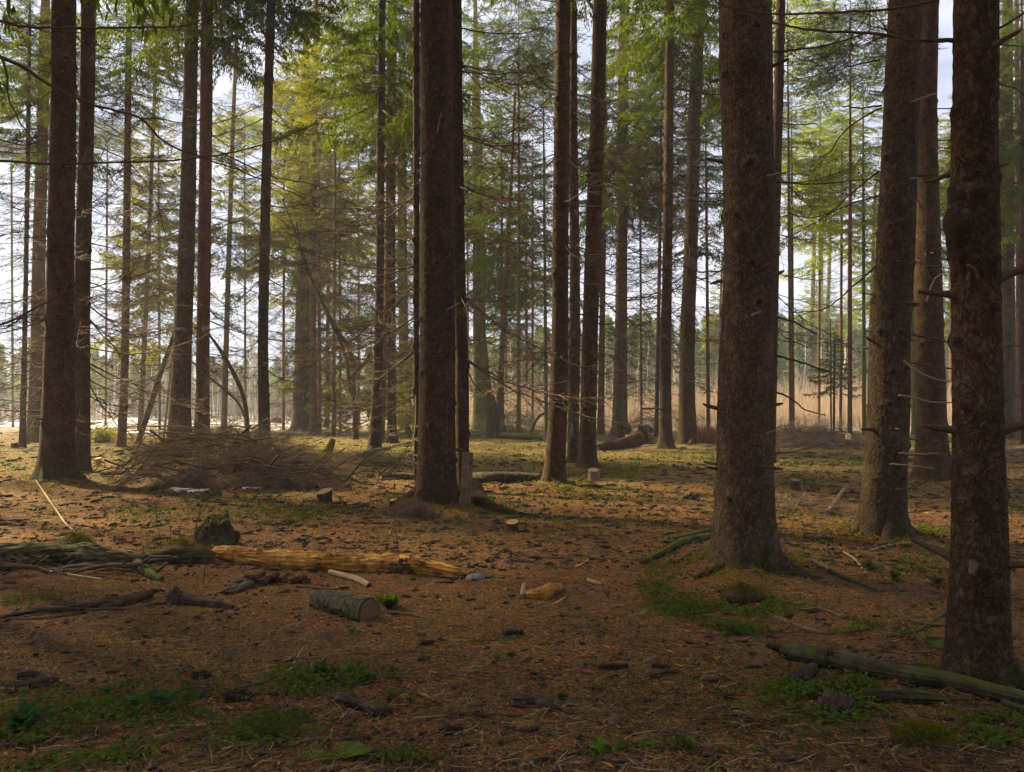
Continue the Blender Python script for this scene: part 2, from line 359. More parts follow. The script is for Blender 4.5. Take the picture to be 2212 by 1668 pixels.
# ------------------------------------------------------------------ prototypes: branches, crowns, twigs
def rng(s): return np.random.RandomState(int(abs(s))*7919 % 4294967291 + (1 if s < 0 else 0))
def dead_branch(seed, subs=16, subsub=2, rad=.0060, curve=.2):
    r = rng(seed); mb = MB(); k = 11; t = np.linspace(0, 1, k)
    droop = r.uniform(.25, .75); lift = r.uniform(.2, .6)
    P = np.stack([t, curve*.5*np.sin(t*3+r.uniform(0, 6))*t, -droop*t + lift*t*t + .015*r.randn(k)*t], -1)
    tube(mb, P, rad*(1-.78*t), 4, cap=False)
    for j in range(subs):
        s = r.uniform(.12, 1)**.8; i = min(int(s*(k-1)), k-2); p = P[i] + (P[i+1]-P[i])*(s*(k-1)-i)
        sg = 1 if j % 2 else -1; a = r.uniform(.5, 1.1); ln = r.uniform(.10, .36)*(1.15-s*.7)
        d = np.array([math.cos(a), sg*math.sin(a), r.uniform(-.5, .15)])
        tt = np.linspace(0, 1, 5)[:, None]; bend = np.array([r.uniform(-.1, .3), 0, r.uniform(-.15, .25)])
        q = p + d*ln*tt + bend*ln*tt**2 + .012*r.randn(5, 3)*tt
        tube(mb, q, np.linspace(rad*.46, rad*.24, 5), 3, cap=False)
        for _ in range(r.poisson(subsub)):
            s2 = r.uniform(.25, 1); i2 = min(int(s2*4), 3); p2 = q[i2]
            d2 = d*.6 + r.uniform(-.8, .8, 3)*np.array([1, 1, .7]); l2 = ln*r.uniform(.2, .5)
            q2 = p2 + d2*l2*np.linspace(0, 1, 3)[:, None] + np.array([0, 0, .12])*l2*np.linspace(0, 1, 3)[:, None]**2
            tube(mb, q2, np.array([rad*.3, rad*.25, rad*.2]), 3, cap=False)
    return mb.compact()
DEADMB = [dead_branch(100+i, subs=R.choice([16, 24, 32]), subsub=R.choice([1.5, 2, 3])) for i in range(12)]
BAREMB = [dead_branch(200+i, subs=3, subsub=.5, rad=.006, curve=.1) for i in range(5)]
DEAD = [m_.mesh('dead_branch', M['twig']) for m_ in DEADMB]
BARE = [m_.mesh('bare_branch', M['twig']) for m_ in BAREMB]
def stub_mesh(seed):
    r = rng(seed); mb = MB(); t = np.linspace(0, 1, 6)
    P = np.stack([t, .06*r.randn(6)*t, r.uniform(-.3, .3)*t], -1)
    tube(mb, P, np.array([.20, .12, .085, .075, .065, .04]), 7, rough=.3, rfreq=6, seed=seed); return mb.mesh('branch_stub', M['twig'])
STUB = [stub_mesh(300+i) for i in range(5)]

def foliage_branch(seed, hang=.7, dens=1.0):
    """unit-length living spruce bough along +X: twigs with needles, drooping"""
    r = rng(seed); mb = MB(); k = 9; t = np.linspace(0, 1, k)
    dr = r.uniform(.25, .5); P = np.stack([t, .05*r.randn(k)*t, -dr*t + .32*t*t], -1)
    tube(mb, P, .008*(1-.8*t), 3, cap=False, m=1)
    C = []; D = []
    for j in range(int(34*dens)):
        s = r.uniform(.12, 1)**.75; i = min(int(s*(k-1)), k-2); p = P[i] + (P[i+1]-P[i])*(s*(k-1)-i)
        sg = 1 if j % 2 else -1; a = r.uniform(.7, 1.2); ln = (.10 + .34*(1-s)**.7)*r.uniform(.6, 1.1)
        d = np.array([math.cos(a), sg*math.sin(a), -r.uniform(.1, .5)])
        m_ = max(3, int(ln/.028)); u = (np.arange(m_)+.5)/m_
        q = p + d*ln*u[:, None] + np.array([0, 0, -.35])*ln*u[:, None]**2
        for rep in range(4):
            dd = d*.55 + r.randn(m_, 3)*.35 + np.array([0, 0, -hang])
            dd /= np.linalg.norm(dd, axis=1)[:, None]
            C.append(q + r.randn(m_, 3)*.011); D.append(dd*r.uniform(.022, .055, (m_, 1)))
    C = np.concatenate(C); D = np.concatenate(D)
    W = np.cross(D, r.randn(len(D), 3)); W /= np.linalg.norm(W, axis=1)[:, None]+1e-9; W *= r.uniform(.0042, .0075, (len(D), 1))
    diamonds(mb, C, D, W, 0); return mb.compact()
FOLB = [foliage_branch(400+i, R.uniform(.4, 1.1)) for i in range(6)]
def rotm(az, tilt, roll=0):
    return np.array(Euler((roll, tilt, az)).to_matrix())
def crown(seed, H=11.0, Rb=2.6, nb=115, bare=.25, gap=.0, topw=.1):
    """living crown from z=0 up to z=H; lower boughs half bare"""
    r = rng(seed); mb = MB()
    for j in range(nb):
        z = H*(j+r.rand())/nb; f = z/H; L_ = Rb*((1-f)**.75*(.9) + topw)*r.uniform(.65, 1.15)
        az = j*2.399 + r.uniform(-.5, .5)
        if r.rand() < gap: continue
        tl = r.uniform(-.15, .3) - .5*f
        if f < bare and r.rand() < .5*(1-f/bare): src = DEADMB[r.randint(len(DEADMB))]; dead = True
        else: src = FOLB[r.randint(len(FOLB))]; dead = False
        Mx = rotm(az, tl, r.uniform(-.3, .3))*L_*(1.0 if not dead else .8)
        s2 = src
        if dead:
            s2 = MB(); s2.V = src.V; s2.U = src.U; s2.n = src.n; s2.F = [(F, 1) for F, m in src.F]
        mb.merge(s2, Mx, np.array([0, 0, z]))
    return mb.compact()
CROWNS = [crown(500+i, H=11, Rb=R.uniform(2.7, 3.6), nb=R.choice([115, 135]), gap=.10) for i in range(5)]
CM = {}
def crown_mesh(i, col):
    if (i, col) not in CM: CM[(i, col)] = CROWNS[i].mesh('crown', [M[col], M['twig']], False)
    return CM[(i, col)]
def dead_column(seed, H=9.0, nb=70, Rb=2.2):
    r = rng(seed); mb = MB()
    for j in range(nb):
        mb.merge(DEADMB[r.randint(len(DEADMB))], rotm(r.uniform(0, 6.28), r.uniform(-.25, .3), r.uniform(-.4, .4))*Rb*r.uniform(.45, 1.1), np.array([0, 0, H*(j+r.rand())/nb]))
    return mb.compact().mesh('dead_branches', M['twig'])
DCOL = [dead_column(600+i) for i in range(4)]

# ------------------------------------------------------------------ trunks and trees
def trunk_mesh(path, rad, near, seed, mat_, flare=.5, lobes=5, knots=()):
    """path Nx3 local, rad N. near 0..2 = detail"""
    n = (20, 44, 200)[near]; k = len(path); r = rng(seed)
    z = path[:, 2]; th = np.linspace(0, 2*math.pi, n+1)
    ph = r.uniform(0, 6.28, 3); lb = np.clip(.5+.5*np.sin(lobes*th+ph[0]) + .3*np.sin(2*th+ph[1]), 0, 2)
    h1 = .12 + rad[0]*.35
    fl = .55*flare*np.exp(-np.clip(z, -.05, 50)/h1)[:, None]*(.45+.75*lb[None]) 
    Rr = rad[:, None]*(1+fl)
    C = np.stack([np.cos(th), np.sin(th), np.zeros_like(th)], -1)
    Q = path[:, None] + C[None]*Rr[..., None]
    Rr = Rr*(1 + .035*fbm(Q*np.array([4, 4, 1.2]), seed, 3))
    if near == 2:
        q2 = Q*np.array([1, 1, .6]); Rr = Rr + .0055*ridge(q2*26, seed+5) + .004*fbm(q2*75, seed+6, 2)
    elif near == 1:
        Rr = Rr + .005*fbm(Q*np.array([1, 1, .6])*24, seed+5, 2)
    for (kz, ka, ks) in knots:
        dth = (th[None]-ka+math.pi) % (2*math.pi) - math.pi
        Rr = Rr + ks*np.exp(-((z[:, None]-kz)/(ks*1.6))**2 - (dth*rad[:, None]/(ks*1.6))**2)
    Rr[:, -1] = Rr[:, 0]
    V = (path[:, None] + C[None]*Rr[..., None]).reshape(-1, 3); km = np.zeros(Rr.shape)
    for (kz, ka, ks) in knots:
        dth = (th[None]-ka+math.pi) % (2*math.pi) - math.pi; km = np.maximum(km, np.exp(-((z[:, None]-kz)/(ks*1.3))**2 - (dth*rad[:, None]/(ks*1.7))**2))
    i = np.arange(k-1)[:, None]*(n+1) + np.arange(n)[None]; Fq = np.stack([i, i+1, i+n+2, i+n+1], -1).reshape(-1, 4)
    dk = (km.ravel()[Fq].mean(1) > .5); mb = MB(); mb.add(V, Fq[~dk], None, 0); mb.n = 0; mb.F = [(Fq[~dk], 0)]
    if dk.any(): mb.F.append((Fq[dk], 1))
    mb.n = len(V); return mb.mesh('trunk', [mat_, M['knot']])

def px_path(pts, d, H, dy=0.0):
    """pixel centre-line (x, y, width px) -> world path + radius, extended upward to height H"""
    W = []
    for (x, y, wd) in pts:
        p = at(x, y, d); W.append([p[0], p[1]+dy, p[2], .955*wd*d/FPX/2])
    W = np.array(W); W[0, 2] = -.12
    if H is not None and W[-1][2] < H:
        a, b = W[0], W[-1]; sl = (b[:2]-a[:2])/(b[2]-a[2]); z0 = b[2]
        for z in np.linspace(z0, H, 5)[1:]:
            f = (z-z0)/(H-z0); W = np.vstack([W, [b[0]+sl[0]*(z-z0), b[1]+sl[1]*(z-z0), z, b[3]*(1-.88*f)]])
    return W

def put_branches(root, path, rad, n, z0, z1, seed, protos, L0=1.2, L1=2.6, name='branch', side=None):
    r = rng(seed); whorl = 0; z = z0; az0 = 0; out = []
    zs = np.sort(r.uniform(z0, z1, n)); zs = zs + .10*np.round((zs-zs)/.4)
    for j in range(n):
        if j % 4 == 0: zc = zs[j]; az0 = r.uniform(0, 6.28)
        zz = min(zc + r.uniform(-.05, .05), z1); az = az0 + (j % 4)*1.57 + r.uniform(-.45, .45)
        if side is not None and r.rand() < .6: az = (0 if side > 0 else math.pi) + r.uniform(-.9, .9)
        p = np.array([np.interp(zz, path[:, 2], path[:, c]) for c in range(3)]); rr = np.interp(zz, path[:, 2], rad)
        o = link(name, protos[r.randint(len(protos))], root)
        o.location = (p[0]+math.cos(az)*rr*.7, p[1]+math.sin(az)*rr*.7, zz)
        o.rotation_euler = (r.uniform(-.4, .4), r.uniform(-.2, .35), az); s = 1.15*r.uniform(L0, L1)*(1.1-.25*(zz-z0)/(z1-z0+.01)); o.scale = (s, s, s)
        out.append(o)
    return out

TREES = {}
def tree(key, label, base, pts, mat_='bark', H=21, near=None, nb=0, bz=(1.0, 9.0), bl=(1.2, 2.6), stubs=0, crown_z=None, cw=1.0, ccol='needle_b',
         name='spruce_tree', group=None, flare=.5, lobes=5, seed=None, mound=None, bare=0, side=None, d=None, dcol=False, knots=(), cat='tree', dense=None):
    seed = seed if seed is not None else sum(ord(c)*(i+3) for i, c in enumerate(key))
    d = d or dist(base[1]); near = near if near is not None else (2 if d < 13 else 1 if d < 36 else 0)
    W = px_path([(base[0], base[1], base[2])]+list(pts), d, H)
    x0, y0 = W[0, 0], W[0, 1]; zg = float(gz(x0, y0)); root = empty(name, (x0, y0, zg))
    W[:, 0] -= x0; W[:, 1] -= y0; W[:, 2] -= zg; W[0, 2] = -.15
    st = (.16, .05, .015)[near]
    lowp = smooth_path(W, st)
    if near == 2:                                     # fine rings only where the camera can see them
        zt = at(CX, 0, d)[2]+.6; a = lowp[lowp[:, 2] < zt]; b = lowp[lowp[:, 2] >= zt][::12]; lowp = np.vstack([a, b])
    path, rad = lowp[:, :3], lowp[:, 3]
    r = rng(seed+1); kn = list(knots)
    if near >= 1:
        zt = min(at(CX, -20, d)[2], H*.7)
        for z in np.arange(.6, zt, .42):
            for q in range(r.randint(2, 5)): kn.append((z+r.uniform(-.04, .04), r.uniform(0, 6.28), r.uniform(.014, .028)*(1 if near == 2 else 1.2)))
    tr = link('trunk', trunk_mesh(path, rad, near, seed, M[mat_], flare, lobes, kn), root)
    nb = int(nb*1.45)
    if nb: put_branches(root, path, rad, nb, bz[0], bz[1], seed+2, DEAD, bl[0], bl[1], side=side)
    if bare: put_branches(root, path, rad, bare, bz[0], bz[1], seed+7, BARE, bl[0]*.5, bl[1]*.6)
    if stubs: put_branches(root, path, rad, stubs, .5, min(at(CX, -20, d)[2], 8), seed+3, STUB, .08, .22, name='branch_stub')
    if near >= 1 and d < 34:
        for q in range(3 if near == 1 else 5):
            az = r.uniform(0, 6.28) if q else r.uniform(3.6, 5.8); ln = r.uniform(.35, .8)*(.5+rad[0]*2); r0 = rad[0]*r.uniform(.28, .45); tt = np.linspace(0, 1, 14); wob = .12*np.sin(tt*4+q)
            pr = np.stack([np.cos(az+wob*2)*(rad[0]*.72+tt*ln), np.sin(az+wob*2)*(rad[0]*.72+tt*ln), 0*tt], -1); pr[:, 2] = [float(gz(x0+a_[0], y0+a_[1]))-zg for a_ in pr]
            pr[:, 2] += .16*(rad[0]/.25)*np.exp(-tt*4.5) - .10*tt - .35*r0; mb_ = MB(); tube(mb_, pr, r0*(1-.72*tt), 16, rough=.25, rfreq=9, seed=seed+q, rz=1.1); link('root', mb_.mesh('root', M[mat_]), root)
    if dcol:
        o = link('dead_branches', DCOL[seed % 4], root); o['kind'] = 'stuff'; zc = bz[0]
        o.location = (np.interp(5, path[:, 2], path[:, 0]), np.interp(5, path[:, 2], path[:, 1]), zc); o.rotation_euler.z = r.uniform(0, 6.28)
        o.scale = (bl[1]/2.2, bl[1]/2.2, (bz[1]-zc)/9.0)
    if crown_z is not None:
        if d < 31 and key[0] != 'b': crown_z += 2.2
        o = link('crown', crown_mesh(seed % 5, ccol), root)
        xx = np.interp(crown_z, path[:, 2], path[:, 0]); yy = np.interp(crown_z, path[:, 2], path[:, 1])
        o.location = (xx, yy, crown_z); o.rotation_euler.z = r.uniform(0, 6.28); o.scale = (cw, cw, (H*1.03-crown_z)/11.0)
    tag(root, label, cat, group); TREES[key] = (root, path, rad, d); return root

def px_branch(key, pts, w0, w1, d=None, d2=None, pale=False, twigs=0, name='branch', ground_end=False):
    """an explicit branch drawn along photo points at the tree's distance"""
    root, path, rad, dd = TREES[key]; d = d or dd; d2 = d2 or d
    n = len(pts); r = rng(int(pts[0][0]*3+pts[0][1])); W = []
    for i, (x, y) in enumerate(pts):
        t = i/(n-1); di = d + (d2-d)*t; p = at(x, y, di); W.append([*p, .72*(w0+(w1-w0)*t)*di/FPX/2])
    W = np.array(W); W[:, :3] -= np.array(root.location); W = smooth_path(W, .05 if d < 12 else .15); W[1:-1, :3] += r.randn(len(W)-2, 3)*.004*min(1, d/9)
    mb = MB(); tube(mb, W[:, :3], W[:, 3], 7, rough=.25, rfreq=14, seed=3)
    for j in range(twigs):
        i = r.randint(len(W)//6, len(W)); p = W[i, :3]; T = W[min(i+1, len(W)-1), :3]-W[i-1, :3]; T /= np.linalg.norm(T)+1e-9
        s = DEADMB[r.randint(len(DEADMB))]; az = math.atan2(T[1], T[0]) + r.choice([-1, 1])*r.uniform(.4, 1.2)
        mb.merge(s, rotm(az, r.uniform(-.6, .6), r.uniform(0, 3))*r.uniform(.25, .8), p)
    return link(name, mb.mesh(name, M['twig_pale' if pale else 'twig']), root)

# ------------------------------------------------------------------ the ground
for (px, py, h, r_) in [(945, 1092, .16, .75), (1612, 1238, .14, .62), (1905, 1155, .10, .5), (2110, 1475, .05, .5), (125, 1045, .12, .9), (1197, 1052, .08, .6),
                        (1270, 1013, .06, .7), (1600, 1275, .07, .22), (1440, 968, .08, .8), (1490, 962, .1, .9), (2015, 1038, .1, .9)]:
    dd = dist(py); p = at(px, py, dd); MOUNDS.append((p[0], p[1]+.1, h, r_))
def gridmesh(xs, ys, zf):
    X, Y = np.meshgrid(xs, ys); Z = zf(X, Y); V = np.stack([X, Y, Z], -1).reshape(-1, 3)
    nx = len(xs); i = np.arange(len(ys)-1)[:, None]*nx + np.arange(nx-1)[None]
    return V, np.stack([i, i+1, i+nx+1, i+nx], -1).reshape(-1, 4)
u = np.linspace(-1, 1, 541); um = math.asinh(600/1.6); xs = np.sinh(u*um)*1.6
ys = np.concatenate([np.linspace(-20, 2.3, 16), 2.5*np.exp(np.linspace(0, math.log(900/2.5), 470))])
V, F = gridmesh(xs, ys, gz); mb = MB(); mb.add(V, F)
tag(obj('ground', mb, M['ground']), 'brown needle covered forest floor', None, None, 'structure')

def Gv(px, py):
    px = np.asarray(px, float); py = np.asarray(py, float); v = (CY-py)/FPX
    rz = sp + v*cp; ry = cp - v*sp; t = -CAM_H/rz; x = (px-CX)/FPX*t; y = ry*t
    return np.stack([x, y, gz(x, y)], -1)

def snow_sheet(name, px0, px1, py0, py1, label, seed, thr=-.1, mound=None, n=(90, 60), thick=.05, sc=.45):
    dn, df = dist(py1), dist(py0); a = at(px0, py0, df)[0]; b = at(px1, py0, df)[0]; a2 = at(px0, py1, dn)[0]; b2 = at(px1, py1, dn)[0]
    xs_ = np.linspace(min(a, a2), max(b, b2), n[0]); ys_ = np.linspace(dn, df, n[1])
    X, Y = np.meshgrid(xs_, ys_); N_ = fbm(np.stack([X*sc, Y*sc*.6, X*0], -1), seed, 4)
    ex = np.minimum((X-xs_[0]), (xs_[-1]-X))/(xs_[-1]-xs_[0]); ey = np.minimum(Y-dn, df-Y)/(df-dn)
    N_ = N_ - .6*np.exp(-ex*14) - .6*np.exp(-ey*10) - thr
    Z = gz(X, Y) + np.clip(N_*.35, -.03, thick) + .004
    if mound is not None:
        mx_, my_, mh, mr = mound; Z = Z + mh*np.exp(-((X-mx_)**2+(Y-my_)**2*.6)/mr**2); N_ = N_ + np.exp(-((X-mx_)**2+(Y-my_)**2*.6)/mr**2)
    V = np.stack([X, Y, Z], -1).reshape(-1, 3); nx = n[0]; i = np.arange(n[1]-1)[:, None]*nx + np.arange(nx-1)[None]
    F = np.stack([i, i+1, i+nx+1, i+nx], -1).reshape(-1, 4); keep = (N_.ravel()[F] > 0).all(1)
    mb = MB(); mb.add(V, F[keep]); tag(obj(name, mb, M['snow']), label, None, None, 'structure')
pm = at(272, 905, 62)
snow_sheet('snow', -420, 560, 899, 960, 'patchy white snow lying in the clearing behind the trees', 3, -.08, (pm[0], 62, .75, 2.6), (240, 110))
snow_sheet('snow', 1560, 1960, 901, 918, 'thin snow strip between the dry thicket and the brushwood', 5, .0, None, (200, 60))
snow_sheet('snow', 1000, 1330, 899, 908, 'snow glimpsed at the foot of the dry thicket', 8, .0, None, (150, 40))
snow_sheet('snow', 392, 452, 1050, 1067, 'small melting snow remnant in front of the brush pile', 9, -.02, None, (40, 30), .03, 2.5)
snow_sheet('snow', 518, 570, 1050, 1061, 'second sliver of melting snow under the pile edge', 12, .0, None, (40, 30), .03, 2.5)

# ------------------------------------------------------------------ the trees of the photograph, left to right
T = tree
T('a1', 'thin dark pole-like spruce, first trunk from the left edge', (48, 968, 15), [(54, 700, 10), (60, 350, 9), (64, 60, 7)], 'bark', 17, nb=44, bz=(1.2, 11), bl=(1.2, 2.4), crown_z=10, cw=.8)
T('a2', 'red barked spruce with snow behind it, beside the thin left pole', (73, 956, 34), [(80, 800, 30), (84, 556, 27), (91, 300, 24), (97, 60, 22)], 'bark_red', 23, nb=52, bz=(1, 13), crown_z=12, ccol='needle_b')
T('a3', 'massive dark spruce with flared foot, biggest trunk on the left side', (122, 1045, 76), [(126, 860, 66), (130, 600, 57), (136, 250, 53), (138, 0, 50)], 'bark', 25, nb=20, bz=(2.5, 10), bl=(1, 2.2), stubs=8, crown_z=11, flare=.45, seed=33)
T('a4', 'dark spruce standing right behind the massive left trunk', (177, 1018, 36), [(176, 850, 35), (178, 600, 33), (187, 250, 32), (191, 0, 31)], 'bark_grey', 24, nb=48, bz=(1.5, 10.5), bl=(1.2, 2.6), stubs=4, crown_z=12)
T('a5', 'straight slim spruce in front of the snow mound', (262, 966, 20), [(269, 800, 17), (273, 556, 16), (276, 250, 14), (279, 0, 12)], 'bark_red', 20, nb=60, bz=(1.2, 13), bl=(1.2, 2.6), crown_z=11)
T('a6', 'slender reddish spruce beside the snow mound with a leaning pole at its foot', (302, 932, 13), [(309, 800, 11), (320, 556, 9), (330, 300, 8), (340, 60, 7)], 'bark_red', 22, nb=32, bz=(2, 16), bl=(1.4, 2.8), crown_z=9, ccol='needle_a')
T('a7', 'thick spruce rising behind the brush pile, left one of the close pair', (388, 985, 62), [(389, 880, 46), (394, 750, 40), (402, 556, 36), (410, 250, 31), (415, 0, 27)], 'bark', 24, nb=30, bz=(3, 13), bl=(1.3, 2.8), stubs=5, crown_z=11)
T('a8', 'spruce behind the brush pile, right one of the close pair', (434, 982, 44), [(437, 880, 31), (438, 750, 29), (441, 556, 28), (445, 250, 27), (447, 0, 26)], 'bark_red', 24, nb=30, bz=(3, 13), bl=(1.3, 2.8), stubs=4, crown_z=11.5)
T('a9', 'slim far spruce between the arching pole and the close pair', (483, 932, 14), [(487, 800, 12), (494, 556, 11), (504, 250, 9), (515, 0, 7)], 'bark_red', 21, nb=34, bz=(2, 17), bl=(1.5, 3), crown_z=10, ccol='needle_a')
T('a10', 'straight mid-size spruce at the right end of the brush pile', (572, 988, 30), [(570, 880, 25), (568, 750, 23), (571, 556, 22), (578, 250, 20), (586, 0, 19)], 'bark', 22, nb=34, bz=(2.5, 13), bl=(1.2, 2.8), stubs=4, crown_z=11)
T('a11', 'old far spruce with a very wide root flare and scaly pinkish bark', (655, 932, 52), [(653, 860, 42), (654, 750, 36), (657, 556, 30), (658, 400, 28), (660, 150, 20)], 'bark_grey', 27, nb=50, bz=(4, 20), bl=(1.6, 3.4), crown_z=11, ccol='needle_a', cw=1.3, flare=.75, near=1)
T('a12', 'slim spruce close in front of the old flared spruce', (678, 938, 20), [(677, 850, 16), (675, 556, 14), (680, 250, 13), (683, 0, 11)], 'bark_red', 21, nb=46, bz=(1.5, 17), bl=(1.4, 3), crown_z=11, ccol='needle_a')
T('a13', 'thin far spruce right of the old flared spruce', (706, 925, 11), [(707, 800, 9), (709, 600, 8), (713, 300, 6)], 'bark_red', 17, nb=36, bz=(1.5, 14), bl=(1.4, 2.8), crown_z=8, ccol='needle_a')
T('b1', 'dark spruce with a thin knobbly one just behind, left of the central trunk', (808, 973, 30), [(815, 850, 26), (820, 600, 19), (822, 300, 18), (825, 0, 16)], 'bark', 23, nb=46, bz=(1.5, 13), bl=(1.4, 3), crown_z=12, stubs=3)
T('b2', 'thin knobbly spruce pressed between two thicker ones', (825, 958, 11), [(830, 800, 10), (836, 556, 10), (839, 300, 9), (842, 0, 8)], 'bark_red', 19, nb=40, bz=(1, 14), bl=(1.2, 2.6), stubs=16, crown_z=11)
T('b3', 'brown spruce with flared foot right behind the knobbly one', (847, 958, 23), [(846, 850, 19), (846, 556, 16), (848, 250, 14), (850, 0, 12)], 'bark', 22, nb=46, bz=(1.5, 14), bl=(1.4, 3), crown_z=12, flare=.7)
T('b4', 'sunlit hazy spruce behind the dense dead twigs left of the central trunk', (872, 930, 22), [(870, 750, 19), (867, 500, 17), (865, 200, 14)], 'bark_moss', 22, nb=40, bz=(2, 18), bl=(1.6, 3.2), crown_z=10, ccol='needle_a')
T('b5', 'narrow dark spruce tight against the left edge of the central trunk', (899, 1046, 9), [(899, 850, 12), (899, 556, 14), (899, 250, 15), (899, 0, 15)], 'bark', 20, nb=26, bz=(1.5, 9), bl=(1.2, 2.6), side=-1, crown_z=13.5)
T('b6', 'thick central spruce on a mound of red needles, next to the flat post', (942, 1095, 94), [(943, 990, 86), (944, 800, 80), (944, 556, 77), (943, 250, 73), (942, 0, 72)], 'bark', 26, stubs=16, crown_z=13, flare=.18, lobes=3, mound=1, bare=3, bz=(3, 7), knots=[(1.1, 4.5, .03)])
T('b7', 'dark spruce directly behind the right edge of the central trunk', (1000, 1060, 30), [(997, 800, 30), (990, 556, 30), (986, 250, 28), (984, 0, 27)], 'bark', 24, nb=20, bz=(2, 9.5), bl=(1.2, 2.5), side=1, crown_z=13.5)
T('c1', 'broad far spruce trunk green with moss, behind the broken stub', (1034, 928, 32), [(1036, 850, 30), (1035, 700, 29), (1033, 450, 26), (1028, 220, 20)], 'bark_moss', 33, nb=34, bz=(7, 20), bl=(1.8, 3.4), crown_z=9.5, ccol='needle_b', cw=1.2, near=1, flare=.15)
T('c2', 'slender spruce leaning right, beside the mossy broken stub', (1075, 943, 13), [(1082, 800, 12), (1095, 556, 10), (1103, 400, 8), (1112, 200, 5)], 'bark_red', 16, nb=40, bz=(1.2, 13), bl=(1.0, 2.3), crown_z=6.5, ccol='needle_b', cw=.7)
T('c3', 'very thin spruce close to the right-leaning one', (1093, 914, 8), [(1092, 800, 7), (1093, 600, 6), (1095, 480, 5)], 'bark_red', 14, nb=14, bz=(2, 12), bl=(1.2, 2.2), crown_z=8)
T('c4', 'whip-thin dead-branched spruce over the dark debris heap', (1138, 918, 7), [(1137, 750, 6.5), (1136, 600, 5.5), (1137, 450, 4)], 'bark', 15, nb=44, bz=(1.5, 14), bl=(1.2, 2.6), crown_z=10)
T('c5', 'flare-footed dark spruce with moss at its heel, right of the log', (1195, 1050, 58), [(1200, 985, 46), (1206, 850, 42), (1209, 700, 38), (1210, 556, 37), (1213, 250, 35), (1216, 0, 34)], 'bark', 24, nb=16, bz=(4, 9.5), bl=(1.2, 2.6), stubs=10, crown_z=11, flare=.4, lobes=4)
T('c6', 'dark spruce half hidden between two trunks, lichen tuft on its bark', (1237, 1000, 26), [(1239, 850, 26), (1241, 700, 25), (1241, 556, 23), (1238, 300, 20)], 'bark_grey', 22, nb=20, bz=(3, 11), bl=(1.4, 2.6), crown_z=11)
T('c7', 'spruce with spreading roots leaning slightly right, behind the cut stump', (1268, 1013, 42), [(1270, 900, 37), (1275, 700, 36), (1280, 556, 37), (1290, 250, 33), (1296, 0, 30)], 'bark', 24, nb=22, bz=(3, 11), bl=(1.3, 2.8), stubs=8, crown_z=11, flare=.8, lobes=3)
T('c8', 'narrow sunlit spruce peeking out from behind the root-spreading one', (1297, 938, 18), [(1299, 800, 14), (1302, 556, 13), (1306, 250, 11)], 'bark_red', 22, nb=30, bz=(2, 17), bl=(1.4, 2.8), crown_z=12, flare=.8)
T('c9', 'light-brown spruce behind the rotten red log', (1338, 942, 38), [(1339, 850, 32), (1341, 700, 28), (1342, 556, 26), (1345, 250, 24), (1348, 0, 22)], 'bark_grey', 24, nb=46, bz=(2.5, 18), bl=(1.5, 3), stubs=3, crown_z=12, flare=.6, near=1)
T('d1', 'thin dark spruce just left of the two trunks with joined feet', (1417, 945, 9), [(1420, 800, 9), (1424, 556, 8), (1427, 350, 6)], 'bark', 18, nb=36, bz=(1.5, 15), bl=(1.1, 2.3), crown_z=12)
T('d2', 'straight dark spruce, left one of the two with joined feet', (1437, 970, 34), [(1437, 880, 27), (1438, 700, 24), (1441, 556, 22), (1447, 0, 20)], 'bark', 23, nb=26, bz=(3, 13), bl=(1.3, 2.8), stubs=3, crown_z=12.5, flare=.9)
T('d3', 'right-leaning spruce with flared foot, right one of the two with joined feet', (1486, 962, 44), [(1483, 850, 36), (1485, 700, 33), (1491, 556, 31), (1500, 250, 29), (1510, 0, 27)], 'bark', 24, nb=34, bz=(3, 14), bl=(1.3, 2.8), stubs=3, crown_z=13, flare=.6)
T('d4', 'thin far spruce seen just left of the largest trunk', (1547, 910, 7), [(1552, 750, 6), (1560, 556, 5)], 'bark', 16, nb=30, bz=(2, 13), bl=(1.2, 2.4), crown_z=8, ccol='needle_a', cw=.7)
T('d5', 'largest trunk, thick lichen-flecked spruce with mossy roots spreading at its foot', (1610, 1236, 138), [(1608, 1120, 128), (1608, 980, 122), (1610, 800, 116), (1617, 556, 110), (1613, 250, 112), (1609, 0, 116)], 'bark_grey', 26, stubs=24, crown_z=9, flare=.42, lobes=4, bare=3, bz=(2.5, 4.4))
T('d6', 'spruce mostly hidden behind the right edge of the largest trunk', (1662, 1000, 24), [(1666, 800, 24), (1672, 556, 22), (1680, 250, 21), (1686, 0, 20)], 'bark', 23, nb=16, bz=(3, 11), bl=(1.2, 2.4), side=1, crown_z=12)
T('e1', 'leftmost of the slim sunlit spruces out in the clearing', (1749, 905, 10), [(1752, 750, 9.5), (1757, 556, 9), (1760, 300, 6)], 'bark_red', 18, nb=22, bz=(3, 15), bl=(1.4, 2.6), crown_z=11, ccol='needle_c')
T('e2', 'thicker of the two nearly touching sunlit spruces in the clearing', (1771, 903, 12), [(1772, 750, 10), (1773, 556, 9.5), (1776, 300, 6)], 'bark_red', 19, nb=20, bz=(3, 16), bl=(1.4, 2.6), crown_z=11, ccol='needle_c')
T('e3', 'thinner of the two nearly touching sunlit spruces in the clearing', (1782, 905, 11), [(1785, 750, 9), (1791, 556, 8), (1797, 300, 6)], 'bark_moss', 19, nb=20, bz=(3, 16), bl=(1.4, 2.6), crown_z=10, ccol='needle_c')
T('e4', 'honey-coloured far spruce beside the white birch in the clearing', (1834, 902, 12), [(1834, 750, 10), (1835, 556, 9), (1837, 300, 7)], 'bark_red', 19, nb=24, bz=(3, 16), bl=(1.4, 2.6), crown_z=11, ccol='needle_c')
